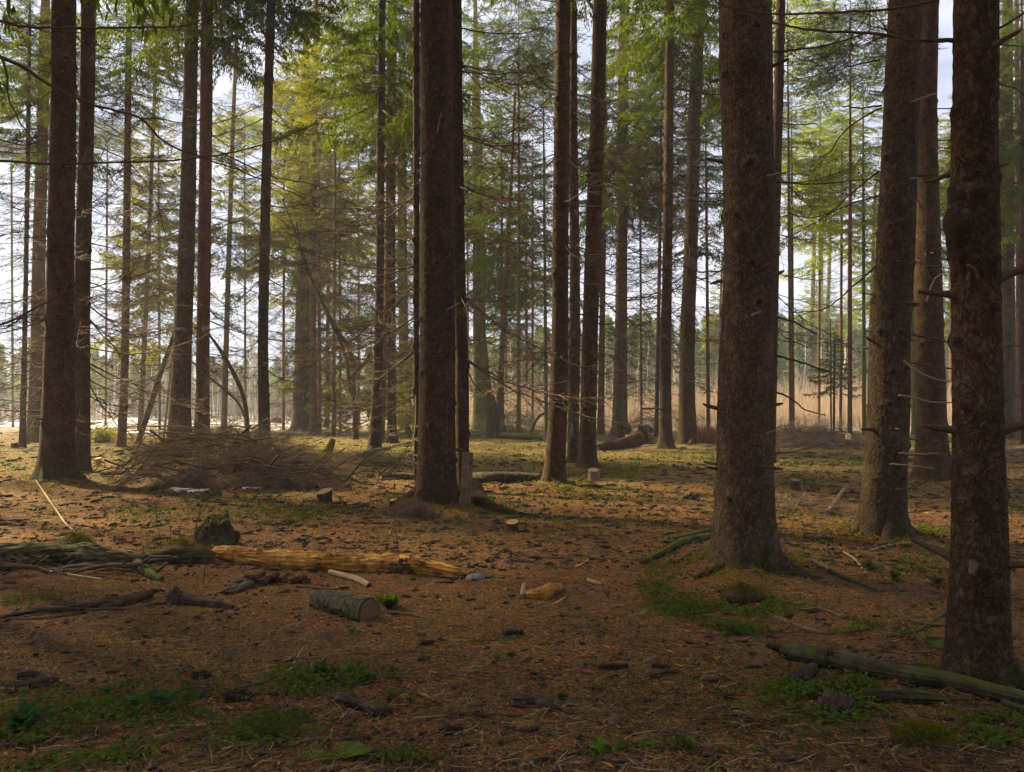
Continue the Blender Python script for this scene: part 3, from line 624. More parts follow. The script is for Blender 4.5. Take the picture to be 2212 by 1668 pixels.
T('e5', 'slim dark spruce leaning right, nearest to the rough-barked trunk', (1874, 918, 10), [(1879, 750, 9), (1885, 556, 8), (1890, 400, 6)], 'bark', 16, nb=30, bz=(2, 13), bl=(1.2, 2.4), crown_z=9, ccol='needle_c', cw=.8)
T('e6', 'leaning rough flaky-barked spruce bristling with broken side branches', (1902, 1156, 96), [(1906, 1090, 90), (1918, 900, 88), (1922, 700, 84), (1932, 556, 80), (1946, 250, 74), (1956, 0, 72)], 'bark_grey', 24, stubs=22, crown_z=10, flare=.55, lobes=4, bare=4, bz=(2.6, 5))
T('e7', 'dark spruce standing behind the flaky-barked one', (2014, 1038, 80), [(2012, 950, 66), (2008, 800, 62), (2003, 556, 56), (2004, 250, 38), (2009, 0, 34)], 'bark', 23, nb=14, bz=(3.5, 8.5), bl=(1, 2.2), stubs=8, crown_z=10, flare=.5)
T('e8', 'pale spruce seen between the flaky-barked trunk and the dark one behind', (1975, 940, 14), [(1973, 750, 13), (1972, 556, 12), (1973, 400, 10)], 'bark_moss', 20, nb=20, bz=(3, 15), bl=(1.3, 2.4), crown_z=8, ccol='needle_c')
T('f1', 'slim spruce seen left of the burl-covered trunk', (2054, 912, 13), [(2055, 750, 12), (2053, 556, 11), (2050, 300, 9)], 'bark_red', 19, nb=30, bz=(3, 16), bl=(1.4, 2.6), crown_z=9, ccol='needle_a')
T('f2', 'nearest dark spruce with a black burl on its side, behind the long mossy log', (2112, 1474, 142), [(2112, 1400, 124), (2115, 1200, 112), (2113, 1000, 102), (2110, 800, 98), (2106, 556, 96), (2104, 250, 92), (2107, 0, 89)], 'bark', 24, stubs=18, crown_z=9, flare=.35, lobes=4, knots=[(2.5, 3.25, .05), (2.36, 3.45, .045), (2.62, 3.5, .035), (2.44, 3.75, .04), (2.28, 3.7, .025), (2.2, 3.3, .02), (2.62, 4.4, .03), (2.0, 4.9, .022), (1.55, .15, .03), (3.1, 3.3, .02)])
T('f3', 'spruce with tapering upper trunk, right of the burl-covered one', (2180, 948, 36), [(2178, 850, 32), (2174, 556, 30), (2173, 300, 27), (2176, 0, 20)], 'bark_grey', 23, nb=34, bz=(3, 16), bl=(1.4, 2.8), crown_z=10, near=1)
T('f4', 'narrow spruce overlapping the right side of the tapering one', (2200, 950, 12), [(2200, 750, 12), (2198, 400, 10), (2195, 0, 9)], 'bark_red', 21, nb=30, bz=(3, 15), bl=(1.3, 2.6), crown_z=9)
T('f5', 'dark trunk cut by the right edge of the view', (2216, 960, 20), [(2213, 750, 18), (2210, 500, 15), (2209, 300, 12)], 'bark', 20, nb=20, bz=(3, 11), bl=(1.2, 2.4), crown_z=10)
T('n0', 'spruce just outside the left edge whose long boughs reach across the view', (-190, 1300, 90), [(-185, 700, 75), (-180, 0, 66)], 'bark', 24, crown_z=14, near=1)

# ------------------------------------------------------------------ long explicit branches
B = px_branch
B('n0', [(-180, 30), (-40, 44), (0, 47), (60, 58), (130, 60), (300, 60), (400, 55), (450, 35), (520, -5)], 11, 4, 6.4, 7.2, twigs=8)
B('n0', [(-180, 60), (-40, 100), (0, 122), (50, 145), (110, 185), (200, 225), (300, 255), (360, 310), (450, 345), (560, 385), (660, 430)], 14, 3, 6.4, 7.4, twigs=9)
B('n0', [(5, 125), (15, 160), (22, 220), (60, 290), (110, 350)], 8, 3, 6.5, 6.7, twigs=5)
B('n0', [(-180, 340), (-40, 345), (0, 347), (100, 354), (280, 350), (400, 345), (500, 330), (590, 305), (690, 265)], 10, 3, 6.4, 7.2, twigs=8)
B('n0', [(-180, 760), (0, 703), (50, 679), (100, 653), (150, 629), (200, 621), (287, 598), (340, 582)], 8, 2.5, 6.4, 7.0, twigs=7)
B('n0', [(-180, 560), (-20, 705), (60, 682), (150, 680), (200, 700)], 5, 2, 6.4, 6.9, twigs=4)
B('n0', [(-180, 230), (30, 310), (120, 300), (260, 340), (330, 420), (360, 520)], 5, 2, 6.4, 7.5, twigs=6)
B('n0', [(300, 255), (345, 258), (400, 265), (470, 250)], 5, 2, 6.9, 7.1)
B('a7', [(478, 330), (540, 360), (600, 385), (680, 400), (760, 440), (860, 470)], 5, 2, 16, 18, twigs=6)
B('d5', [(1674, 685), (1710, 694), (1765, 722)], 7, 5, twigs=0); B('d5', [(1674, 767), (1720, 780), (1793, 803)], 7, 5)
B('d5', [(1672, 846), (1700, 856), (1740, 885), (1783, 897)], 6, 3.5); B('d5', [(1560, 318), (1515, 306), (1474, 300)], 4, 3)
B('d5', [(1563, 419), (1474, 418)], 5, 3); B('d5', [(1562, 434), (1530, 436), (1474, 432)], 5, 3); B('d5', [(1673, 269), (1767, 269)], 4, 2.5)
B('d5', [(1673, 392), (1740, 398), (1800, 395), (1874, 388)], 6, 3, twigs=3); B('d5', [(1671, 113), (1774, 100), (1850, 80), (1900, 55)], 7, 3, twigs=5)
B('d5', [(1655, 380), (1680, 375), (1702, 373)], 5, 4, 7.0, pale=True); B('d5', [(1640, 97), (1674, 68), (1730, 27)], 5, 2.5, 7.0, twigs=2)
B('d5', [(1560, 205), (1520, 203), (1440, 190)], 4, 2, twigs=2); B('d5', [(1670, 980), (1720, 975), (1790, 955)], 4, 2, twigs=1); B('d5', [(1622, 682), (1640, 674)], 6, 5, 7.0, pale=True)
B('d5', [(1655, 935), (1673, 930)], 5, 4, 7.0, pale=True); B('d5', [(1673, 733), (1720, 742), (1745, 752)], 3, 2)
B('f2', [(2060, 87), (1974, 88), (1934, 80), (1857, 70), (1774, 68), (1674, 50), (1607, 30), (1550, 8)], 12, 4, 4.5, 4.9, twigs=7)
B('f2', [(2085, -30), (2024, 0), (1917, 20), (1790, 28), (1687, 32), (1607, 23), (1545, 4)], 10, 4, 4.5, 4.8, twigs=6)
B('f2', [(2145, 68), (2180, 48), (2215, 25)], 10, 7); B('f2', [(2060, 92), (1980, 84), (1900, 62), (1850, 45)], 6, 2.5, 4.5, 4.3, twigs=3)
B('f2', [(2062, 235), (1985, 233)], 4, 3); B('f2', [(2058, 304), (2020, 303), (1980, 302)], 4, 2)
B('f2', [(2150, 95), (2211, 100)], 5, 3); B('f2', [(2152, 180), (2190, 190), (2215, 205)], 4, 3); B('f2', [(2160, 748), (2211, 747)], 4, 2.5); B('f2', [(2160, 870), (2211, 850)], 4, 2)
B('e6', [(1904, 228), (1870, 233), (1840, 232), (1817, 230)], 6, 4.5); B('e6', [(1904, 233), (1864, 253), (1821, 287), (1790, 330), (1750, 350)], 6, 2.5, twigs=4)
B('e6', [(1897, 370), (1840, 417), (1774, 473), (1687, 520)], 6, 2.5, twigs=6); B('e6', [(1890, 576), (1840, 620), (1807, 649), (1774, 671), (1707, 676)], 6, 2.5, twigs=6)
B('e6', [(1896, 423), (1840, 440), (1760, 470), (1700, 460)], 5, 2, twigs=5); B('e6', [(1900, 130), (1850, 140), (1780, 160), (1700, 175)], 6, 2, twigs=6)
B('e6', [(1967, 220), (1995, 210), (2022, 202)], 6, 4.5, 9.2, pale=True); B('e6', [(1958, 388), (1988, 384)], 5, 4, 9.2, pale=True)
B('e6', [(1951, 779), (1965, 792), (1990, 808), (2025, 821), (2061, 823)], 7, 4, 9.1, pale=True); B('e6', [(1941, 854), (1975, 860), (2010, 868), (2064, 869)], 6, 4, 9.1, pale=True)
B('e6', [(1960, 723), (2000, 728), (2051, 740)], 7, 6); B('e6', [(1967, 783), (2061, 798)], 6, 5); B('e6', [(1941, 979), (1985, 981), (2027, 979)], 5, 3.5, 9.1, pale=True)
B('e6', [(1921, 1003), (1960, 1005), (2017, 1013)], 5, 3.5, 9.1, pale=True); B('e6', [(1934, 1058), (1975, 1052), (2014, 1036)], 5, 3, 9.1); B('e6', [(1887, 636), (1857, 634)], 4, 3)
B('e6', [(1890, 716), (1865, 717)], 4, 3); B('e6', [(1895, 780), (1880, 783)], 4, 3); B('e6', [(1963, 947), (1990, 952)], 5, 4)
B('e7', [(2000, 650), (2020, 600), (2040, 590), (2030, 560)], 4, 2, 15.8, pale=True); B('e7', [(1995, 556), (2010, 600), (2035, 612)], 4, 2, 15.8)
B('c7', [(1262, 690), (1300, 700), (1350, 690), (1400, 660)], 4, 1.5, twigs=4); B('c9', [(1354, 650), (1400, 640), (1470, 600), (1500, 560)], 5, 2, 35, twigs=6)
B('b6', [(945, 283), (953, 243)], 3.5, 2, 11.8, pale=True); B('b6', [(965, 668), (992, 655)], 3.5, 2.5, 11.8, pale=True)
B('b7', [(990, 60), (1060, 72), (1140, 70), (1200, 45)], 5, 2, twigs=6); B('b7', [(995, 155), (1060, 160), (1130, 155)], 5, 2, twigs=4)
B('d2', [(1430, 884), (1415, 883), (1384, 883)], 6, 6, 28); B('d2', [(1428, 905), (1400, 903), (1380, 912)], 3, 2, 28, twigs=4)

# ------------------------------------------------------------------ bent, broken and branching stems
def stem(name, label, cat, pts, d, mat_, n=10, H=None, twigs=0, parts=()):
    zg = at(*pts[0][:2], d); base = np.array([zg[0], zg[1], float(gz(zg[0], zg[1]))]); root = empty(name, base)
    def one(pts, nm, ext):
        W = np.array([[*at(x, y, d), w_*d/FPX/2] for x, y, w_ in pts]); W[:, :3] -= base
        if ext: W[0, 2] = -.1
        W = smooth_path(W, .12); mb = MB(); tube(mb, W[:, :3], W[:, 3], n, rough=.15, rfreq=4, seed=5)
        r = rng(int(pts[0][0]))
        for j in range(twigs):
            i = r.randint(len(W)//3, len(W)); mb.merge(DEADMB[r.randint(12)], rotm(r.uniform(0, 6.3), r.uniform(-.8, .4))*r.uniform(.4, 1.3), W[i, :3])
        link(nm, mb.mesh(nm, M[mat_]), root)
    one(pts, 'trunk', True)
    for q in parts: one(q, 'branch', False)
    return tag(root, label, cat)
stem('leaning_pole', 'bare mossy pole leaning right against the thick spruce behind the brush pile', 'dead tree', [(296, 952, 12), (330, 860, 12), (352, 790, 10), (368, 745, 8), (385, 690, 7)], 33, 'bark')
stem('arching_stem', 'thin dead stem arching down to the left behind the close pair of trunks', 'dead tree', [(352, 934, 5), (368, 800, 5), (378, 645, 6), (340, 610, 7), (300, 588, 7), (265, 578, 6), (200, 582, 4)], 34, 'twig_pale', twigs=5)
stem('bent_sapling', 'bent bare pole curving down to the ground right of the close pair', 'dead tree', [(536, 948, 8), (532, 890, 9), (518, 835, 9), (490, 780, 9), (468, 745, 7), (452, 723, 5), (430, 690, 3)], 33, 'bark')
stem('bent_sapling', 'thinner bent twiggy stem under the curving bare pole', 'dead tree', [(545, 945, 4), (520, 880, 5), (480, 838, 5), (452, 815, 5)], 33, 'twig', twigs=3)
stem('forked_sapling', 'mossy crooked young tree that forks low into three curved stems', 'young tree', [(768, 950, 14), (767, 900, 13), (763, 850, 13), (760, 820, 12)], 36, 'bark', twigs=0,
     parts=[[(760, 822, 10), (772, 800, 9), (790, 782, 8), (798, 762, 7)], [(760, 825, 9), (766, 795, 8), (750, 750, 8), (715, 690, 7), (690, 640, 6), (668, 590, 5), (645, 520, 4), (610, 430, 3)],
            [(757, 850, 8), (750, 790, 8), (738, 745, 7), (712, 690, 7), (676, 610, 6), (655, 570, 5), (640, 480, 3)]])
stem('broken_snag', 'tall mossy snapped-off stub leaning left beside the green trunk', 'dead tree', [(1060, 942, 24), (1057, 880, 17), (1050, 800, 14), (1042, 720, 12), (1032, 646, 10)], 40, 'bark_moss')
stem('broken_snag', 'short black shattered stump beside the tall snapped stub', 'dead tree', [(1072, 940, 14), (1072, 900, 11), (1066, 862, 7), (1064, 852, 3)], 39, 'char')
stem('leaning_pole', 'dark pole propped diagonally over the debris heap', 'dead branch', [(1141, 918, 6), (1160, 905, 6), (1184, 888, 6)], 38, 'twig', n=7)
stem('dead_stem', 'thin dark dead stem with a few twigs before the clearing', 'dead tree', [(1795, 925, 4), (1794, 850, 4), (1794, 760, 3.5), (1793, 690, 2)], 40, 'twig', n=6, twigs=4)

# ------------------------------------------------------------------ background spruces with low green crowns
def bgtree(px, d, lowpy, col, H, label, i, cw=1.0, name='spruce_tree', dense=1, group=None):
    z0 = max(.8, at(px, lowpy, d)[2]); y_ = HZ + CAM_H*FPX/d
    T('bg%d' % i, label, (px, y_, R.uniform(6, 10)*45/d), [(px+R.uniform(-6, 6), 400, 5.5*45/d)], 'bark_red' if i % 3 else 'bark_moss', H, near=0, dcol=(col != 'needle_c' and 600 < px < 1480), bz=(.8, z0+3), bl=(1, 2.2+.6*(i % 2)), crown_z=z0, cw=cw, ccol=col, name=name, group=group, d=d)
BG = [(1440, 38, 240, 'needle_b', 22, 'dark crown filling the gap left of the two joined-feet trunks'), (1708, 38, 130, 'needle_c', 22, 'bright crown high against the sky right of the largest trunk'), (1835, 36, 190, 'needle_b', 21, 'green crown high left of the leaning flaky trunk'),
      (1120, 38, 190, 'needle_b', 22, 'dark high crown right of the central trunk'), (720, 40, 260, 'needle_a', 22, 'olive crown high above the crooked young tree'), (1600, 46, 300, 'needle_b', 22, 'crown peeping out on both sides of the largest trunk'),
      (28, 60, 330, 'needle_b', 21, 'spruce with high ragged crown at the far left edge'), (228, 58, 330, 'needle_b', 22, 'spruce with thin high crown behind the massive left trunk'),
      (345, 52, 740, 'needle_a', 21, 'olive-green spruce with low boughs behind the slender reddish one'),
      (530, 60, 300, 'needle_c', 23, 'yellow-green spruce crown high left of the mid-size straight trunk'), (612, 52, 640, 'needle_a', 20, 'sunlit spruce with boughs hanging low left of the old flared trunk'),
      (640, 62, 200, 'needle_b', 24, 'tall dark-green crown above the old flared spruce'), (735, 50, 830, 'needle_a', 19, 'spruce with olive boughs almost to the ground behind the crooked young tree'),
      (775, 60, 560, 'needle_c', 23, 'bright spruce behind the fork of the crooked young tree'), (880, 46, 900, 'needle_a', 17, 'dense low-branched spruce just left of the central trunk'),
      (930, 58, 300, 'needle_b', 23, 'green spruce crown glimpsed behind the central trunk'), (1085, 48, 560, 'needle_b', 20, 'spruce with drooping dark boughs right of the central trunk'),
      (1150, 56, 640, 'needle_b', 21, 'hazy spruce behind the whip-thin dead-branched one'), (1180, 46, 260, 'needle_b', 23, 'dark spruce crown above the flare-footed trunk'),
      (1385, 52, 470, 'needle_b', 22, 'spruce with hanging green sprays left of the joined-feet pair'),
      (1530, 44, 560, 'needle_b', 19, 'spruce with green hanging boughs left of the largest trunk'),
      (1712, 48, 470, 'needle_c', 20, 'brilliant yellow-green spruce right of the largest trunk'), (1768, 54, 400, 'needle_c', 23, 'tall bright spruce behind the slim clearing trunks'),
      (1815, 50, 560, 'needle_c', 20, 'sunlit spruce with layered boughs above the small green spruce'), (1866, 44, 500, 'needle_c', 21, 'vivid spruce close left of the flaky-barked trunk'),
      (1990, 52, 500, 'needle_a', 21, 'green spruce seen behind the flaky-barked trunk'), (2090, 50, 480, 'needle_a', 21, 'spruce crown hidden behind the burl-covered trunk'), (2170, 56, 520, 'needle_b', 22, 'twiggy spruce crown behind the tapering right trunk'),
      (690, 46, 520, 'needle_a', 18, 'brownish twig-filled spruce right of the slim front one'), (1010, 64, 430, 'needle_a', 24, 'far spruce crown behind the moss-green trunk')]
for i, b in enumerate(BG): bgtree(b[0], b[1], b[2], b[3], b[4], b[5], i, cw=1.3)
def young(px, py, d, z0, H, label, col='needle_b', cw=.35):
    y_ = HZ + CAM_H*FPX/d; T('yg%d' % px, label, (px, y_, 5), [(px+2, py, 4)], 'bark', H, near=0, crown_z=z0, cw=cw, ccol=col, name='young_spruce', d=d)
young(1800, 760, 42, 2.3, 5.6, 'small green spruce hovering over the dry thicket in the clearing', 'needle_b', .45)
young(884, 860, 38, .3, 3.6, 'small bushy green spruce between the flared trunks left of centre', 'needle_a', .45)
young(722, 900, 44, .2, 2.6, 'low bright spruce sapling left of the crooked young tree', 'needle_a', .4)

# ------------------------------------------------------------------ the wood beyond the clearing
def far_spruce(seed, H, Rb, c0=.12, nb=260):
    r = rng(seed); mb = MB(); tube(mb, np.array([[0, 0, -.3], [0, 0, H*.5], [0, 0, H]]), np.array([.17, .11, .02]), 5, m=1)
    C = []; D = []
    for j in range(nb*5):
        f = r.rand()**1.2; z = H*(c0+(1-c0)*f); az = r.uniform(0, 6.28); rr = Rb*((1-f)**.8+.03)*r.uniform(.15, 1)*(.75+.35*math.sin(z*5.5+az*2))
        C.append([rr*math.cos(az), rr*math.sin(az), z]); q = r.uniform(.3, .75); D.append([math.cos(az)*q, math.sin(az)*q, -r.uniform(.15, .6)])
    C = np.array(C); D = np.array(D); W = np.cross(D, r.randn(len(D), 3)); W /= np.linalg.norm(W, axis=1)[:, None]; W *= r.uniform(.07, .17, (len(D), 1))
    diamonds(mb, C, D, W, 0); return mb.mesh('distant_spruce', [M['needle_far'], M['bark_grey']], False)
def far_birch(seed, H, lean):
    r = rng(seed); mb = MB(); z = np.linspace(-.2, H, 9); tube(mb, np.stack([lean*z, .03*r.randn(9)*z, z], -1), np.linspace(.14, .02, 9), 5, m=0)
    for j in range(70):
        zz = r.uniform(.25, 1)*H; az = r.uniform(0, 6.28); ln = r.uniform(.8, 2.4)*(1.2-zz/H)
        q = np.array([[0, 0, 0], [.5, 0, .35], [1, 0, .9]])*ln; q = q @ rotm(az, 0).T + np.array([lean*zz, 0, zz]); tube(mb, q, [.03, .02, .01], 3, cap=False, m=1)
        for _ in range(3):
            q2 = q[r.randint(1, 3)]; tube(mb, np.array([q2, q2+r.uniform(-.5, .5, 3)+[0, 0, .35]]), [.014, .008], 3, cap=False, m=1)
    return mb.mesh('distant_birch', [M['birch'], M['bare']], False)
FS = [far_spruce(700+i, 15, R.uniform(1.7, 2.4), R.choice([.05, .15, .3])) for i in range(5)]
FB = [far_birch(720+i, 11, R.uniform(-.08, .08)) for i in range(4)]
r = rng(77)
for i in range(250):
    row = i % 4; d = 100 + row*13 + r.uniform(-4, 4); px = -260 + (i/250.0)*2740 + r.uniform(-16, 16)
    p = at(px, 880, d); top = np.interp(px, [-200, 100, 400, 700, 1000, 1300, 1600, 2000, 2400], [765, 742, 770, 768, 735, 690, 680, 690, 690]) + r.uniform(-14, 26)
    Hh = at(px, top, d)[2]
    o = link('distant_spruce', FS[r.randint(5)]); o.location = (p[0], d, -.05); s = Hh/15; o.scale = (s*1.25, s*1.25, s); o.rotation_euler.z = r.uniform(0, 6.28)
    tag(o, 'hazy conifer in the far wood beyond the clearing', 'tree', 'distant conifers beyond the clearing')
for i in range(120):
    d = r.uniform(84, 98); px = r.choice([r.uniform(-150, 700), r.uniform(980, 2250)]); p = at(px, 880, d); o = link('distant_birch', FB[r.randint(4)])
    s = r.uniform(.35, .95)*(1.0 if px < 900 else 1.0); o.location = (p[0], d, -.05); o.scale = (s, s, s); o.rotation_euler.z = r.uniform(0, 6.28)
    tag(o, 'bare pale birch at the edge of the far wood', 'tree', 'bare birches beyond the clearing')
def near_birch(px, d, s, label):
    p = at(px, 880, d); o = link('birch_tree', FB[0]); o.location = (p[0], d, 0); o.scale = (s*1.8, s*1.8, s); tag(o, label, 'tree')
near_birch(1808, 72, .75, 'white birch trunk shining in the clearing behind the small spruce')
near_birch(1112, 74, .55, 'short white birch stem in the dry thicket right of centre')
near_birch(20, 80, .6, 'curved white birch by the snow at the far left')
# dry thicket
def thicket(name, px0, px1, d0, d1, n, h0, h1, label, matn='reed', seed=1, wd=.012):
    r = rng(seed); d = r.uniform(d0, d1, n); px = r.uniform(px0, px1, n); x = (px-CX)/FPX*d
    nn = fbm(np.stack([x*.22, d*.22, x*0], -1), seed, 3); keep = nn > r.uniform(-.5, .25, n); x = x[keep]; d = d[keep]; nn = nn[keep]; n = len(x)
    h = r.uniform(h0, h1, n)*(1+nn*.6); P = np.stack([x, d, gz(x, d)-.05], -1)
    D = np.stack([r.randn(n)*.14, r.randn(n)*.14, np.ones(n)], -1)*h[:, None]; mb = MB()
    W = np.zeros((n, 3)); a = r.uniform(0, 3.14, n); W[:, 0] = np.cos(a)*wd; W[:, 1] = np.sin(a)*wd
    diamonds(mb, P, D, W)
    for k in range(4):
        f = r.uniform(.3, .9, (n, 1)); d2 = D*r.uniform(.18, .4, (n, 1)) + r.randn(n, 3)*.22*h[:, None]*.6; d2[:, 2] = np.abs(d2[:, 2]); diamonds(mb, P+D*f, d2, W*.6)
    tag(obj(name, mb.compact(), M[matn], smooth=False), label, 'thicket' if name != 'bracken' else 'bracken', None, 'stuff')
thicket('dry_thicket', 985, 2330, 58, 92, 15000, 1.2, 3.5, 'pale straw-coloured thicket of bare saplings filling the right of the clearing', seed=11, wd=.016)
thicket('dry_grass', 985, 2330, 46, 66, 9000, .35, 1.1, 'low dry grass along the edge of the clearing on the right', seed=12)
thicket('dry_grass', 420, 900, 42, 64, 1500, .10, .35, 'thin dry grass right of the snow', seed=14)
thicket('bare_scrub', -300, 760, 84, 100, 5000, 1.2, 3.4, 'grey-pink scrub at the foot of the far wood on the left', 'bare', seed=15, wd=.02)
thicket('bracken', 1496, 1566, 33, 40, 1500, .25, .6, 'rust-brown dead bracken left of the largest trunk', 'flake', seed=16)

# the wood goes on, unseen, behind and beside the camera; added for its shade
for i, (x, y) in enumerate([(-5.5, -3), (-2.2, -6), (5, -2.5), (8.5, 1.5), (-9, 1), (0, -10), (-6, -9), (6, -8.5), (11, -5), (-12, -5), (13, 6), (3.5, -13), (-3, -14), (17, 12), (20, 22), (-8.6, 9.5), (-11.5, 13.5), (-14, 9), (-15, 18.5), (-17, 14)]):
    rt = empty('spruce_tree', (x, y, float(gz(x, y)))); zz = np.array([-.15, 0, .5, 2, 6, 12, 18, 23.]); pa = np.stack([.01*zz, 0*zz, zz], -1)
    link('trunk', trunk_mesh(pa, .24*(1-zz.clip(0)/24), 0, 900+i, M['bark']), rt); o = link('crown', crown_mesh(i % 5, 'needle_b'), rt); o.location.z = (4.5 if y < 3 else 9.5) + (i % 3)*(1 if y < 3 else .3); o.scale = (1.15, 1.15, 1.6); o.rotation_euler.z = i
    tag(rt, 'unseen spruce standing behind or beside the viewer, added for shade', 'tree', 'unseen shading spruces around the viewer')
def log(name, label, cat, pts, mat_, n=14, rough=.18, rfreq=6, ends=None, lift=1.0, twigs=0, flat=1.0, seed=1, group=None, step=.05, sink=.15, extra=None):
    """a piece of wood lying along photo ground points (x, y of its centre, width px)"""
    W = []
    for (x, y, wd) in pts:
        d0 = dist(y); r0 = wd*d0/FPX/2; d = dist(y + wd*.42*lift); p = at(x, y, d); z = float(gz(p[0], p[1]))
        W.append([p[0], p[1], max(z + r0*(1-(sink if d > 10 or lift > 1.1 else max(sink, .34)))*flat, p[2] if lift > 1.2 else -9), r0])
    W = np.array(W); base = np.array([W[:, 0].mean(), W[:, 1].mean(), float(gz(W[:, 0].mean(), W[:, 1].mean()))]); W[:, :3] -= base
    W = smooth_path(W, min(step, .012) if base[1] < 7.5 and W[:, 3].max() > .02 else step); mb = MB(); n = max(n, 44 if rough >= .3 else 28) if base[1] < 10 else n
    tube(mb, W[:, :3], W[:, 3], max(n, 12), rough=rough, rfreq=rfreq, seed=seed, capm=1 if ends else None, rz=flat, fib=rough*.5 if rough >= .3 else rough*.25)
    if rough >= .3:                                  # loose fibres and splinters along the grain
        rs = rng(seed+77); ns = int(60*min(12, np.linalg.norm(W[-1, :3]-W[0, :3])*6)+30); k = rs.randint(1, len(W)-1, ns); Tn = W[k+1, :3]-W[k-1, :3]; Tn /= np.linalg.norm(Tn, axis=1)[:, None]+1e-9
        o3 = rs.randn(ns, 3); o3[:, 2] = np.abs(o3[:, 2])*.9; o3 -= (o3*Tn).sum(1)[:, None]*Tn; o3 /= np.linalg.norm(o3, axis=1)[:, None]+1e-9; rr3 = W[k, 3][:, None]
        C3 = W[k, :3]+o3*np.array([1, 1, flat])*rr3*rs.uniform(.85, 1.06, (ns, 1)); D3 = (Tn*rs.choice([-1, 1], (ns, 1))+o3*rs.uniform(-.05, .22, (ns, 1)))*rr3*rs.uniform(.5, 2.0, (ns, 1)); W3 = np.cross(D3, o3); W3 /= np.linalg.norm(W3, axis=1)[:, None]+1e-9
        diamonds(mb, C3, D3, W3*rr3*rs.uniform(.04, .13, (ns, 1)), 0, np.stack([rs.uniform(0, 1, ns), rs.uniform(0, 1, ns)], -1))
    r = rng(seed+9)
    for j in range(twigs):
        i = r.randint(0, len(W)); mb.merge(DEADMB[r.randint(12)], rotm(r.uniform(0, 6.3), r.uniform(-.9, .1))*r.uniform(.15, .6), W[i, :3])
    ms = [M[mat_]] + ([M[ends]] if ends else [])
    root = None
    if extra or ends:
        root = empty(name, base)
        if ends:
            # split the end discs off as parts
            Fb = [f for f in mb.F if f[1] == 0]; Fe = [f for f in mb.F if f[1] == 1]
            b2 = MB(); b2.V, b2.U, b2.n, b2.F = mb.V, mb.U, mb.n, Fb; link('log_body', b2.mesh('log_body', ms), root)
            T_ = W[-1, :3]-W[0, :3]; T_ /= np.linalg.norm(T_)
            for f, sg in zip(Fe, (-1, 1)):
                e = MB(); vs = np.concatenate(mb.V)[np.unique(f[0])]; idx = np.unique(f[0]); mp_ = {a: i for i, a in enumerate(idx)}
                c = vs[-1]; vs = c + (vs-c)*.93 + T_*sg*.003; e.add(vs, np.array([[mp_[a] for a in q] for q in f[0]]), (vs-c)[:, [0, 2]])
                link('sawn_end', e.mesh('sawn_end', M[ends], False), root)
        else: link('log_body', mb.mesh('log_body', ms), root)
        if extra: extra(root, W, r)
        tag(root, label, cat, group); return root
    o = link(name, mb.mesh(name, ms), None, tuple(base)); tag(o, label, cat, group); return o

def blob(name, label, cat, px, py, wpx, hpx, mat_, seed, depth=1.0, n=(52, 26), amp=.35, fr=7, sharp=0, tufts=0, tuftmat=None, kind=None, group=None):
    """lumpy mound or chunk whose foot sits at photo point (px, py)"""
    b = G(px, py - hpx*.15); d = b[1]; rx = wpx*d/FPX/2; rz = hpx*d/FPX; r = rng(seed)
    n = (max(n[0], 52), max(n[1], 24)); th = np.linspace(0, 2*math.pi, n[0]+1); ph = np.linspace(-.35, math.pi/2, n[1])
    X = np.cos(ph)[:, None]*np.cos(th)[None]; Y = np.cos(ph)[:, None]*np.sin(th)[None]; Z = np.repeat(np.sin(ph)[:, None], n[0]+1, 1)
    Q = np.stack([X*rx, Y*rx*depth, Z*rz], -1); N_ = 1+amp*fbm(Q*fr/max(rx, .05)*.35+seed, seed, 4)
    if sharp: N_ = N_ + sharp*np.abs(fbm(Q*np.array([2.2, 2.2, .5])*fr/max(rx, .05)*.3, seed+3, 3))
    N_[:, -1] = N_[:, 0]; V = (Q*N_[..., None]).reshape(-1, 3); i = np.arange(n[1]-1)[:, None]*(n[0]+1)+np.arange(n[0])[None]
    mb = MB(); mb.add(V, np.stack([i, i+1, i+n[0]+2, i+n[0]+1], -1).reshape(-1, 4))
    if tufts:
        k = r.randint(n[0]+1, len(V), tufts); P = V[k]*r.uniform(.97, 1.03, (tufts, 1)); nrm = P/np.array([rx, rx*depth, rz])**1.0; nrm /= np.linalg.norm(nrm, axis=1)[:, None]+1e-9
        P = P + r.randn(tufts, 3)*rx*.07; D = (nrm*.8+r.randn(tufts, 3)*.6+[0, 0, .3])*r.uniform(.008, .022, (tufts, 1)); Wd = np.cross(D, r.randn(tufts, 3)); Wd /= np.linalg.norm(Wd, axis=1)[:, None]+1e-9
        diamonds(mb, P, D, Wd*r.uniform(.001, .003, (tufts, 1)), 1)
    o = link(name, mb.mesh(name, [M[mat_], M[tuftmat or 'moss']]), None, tuple(b)); tag(o, label, cat, group, kind); return o

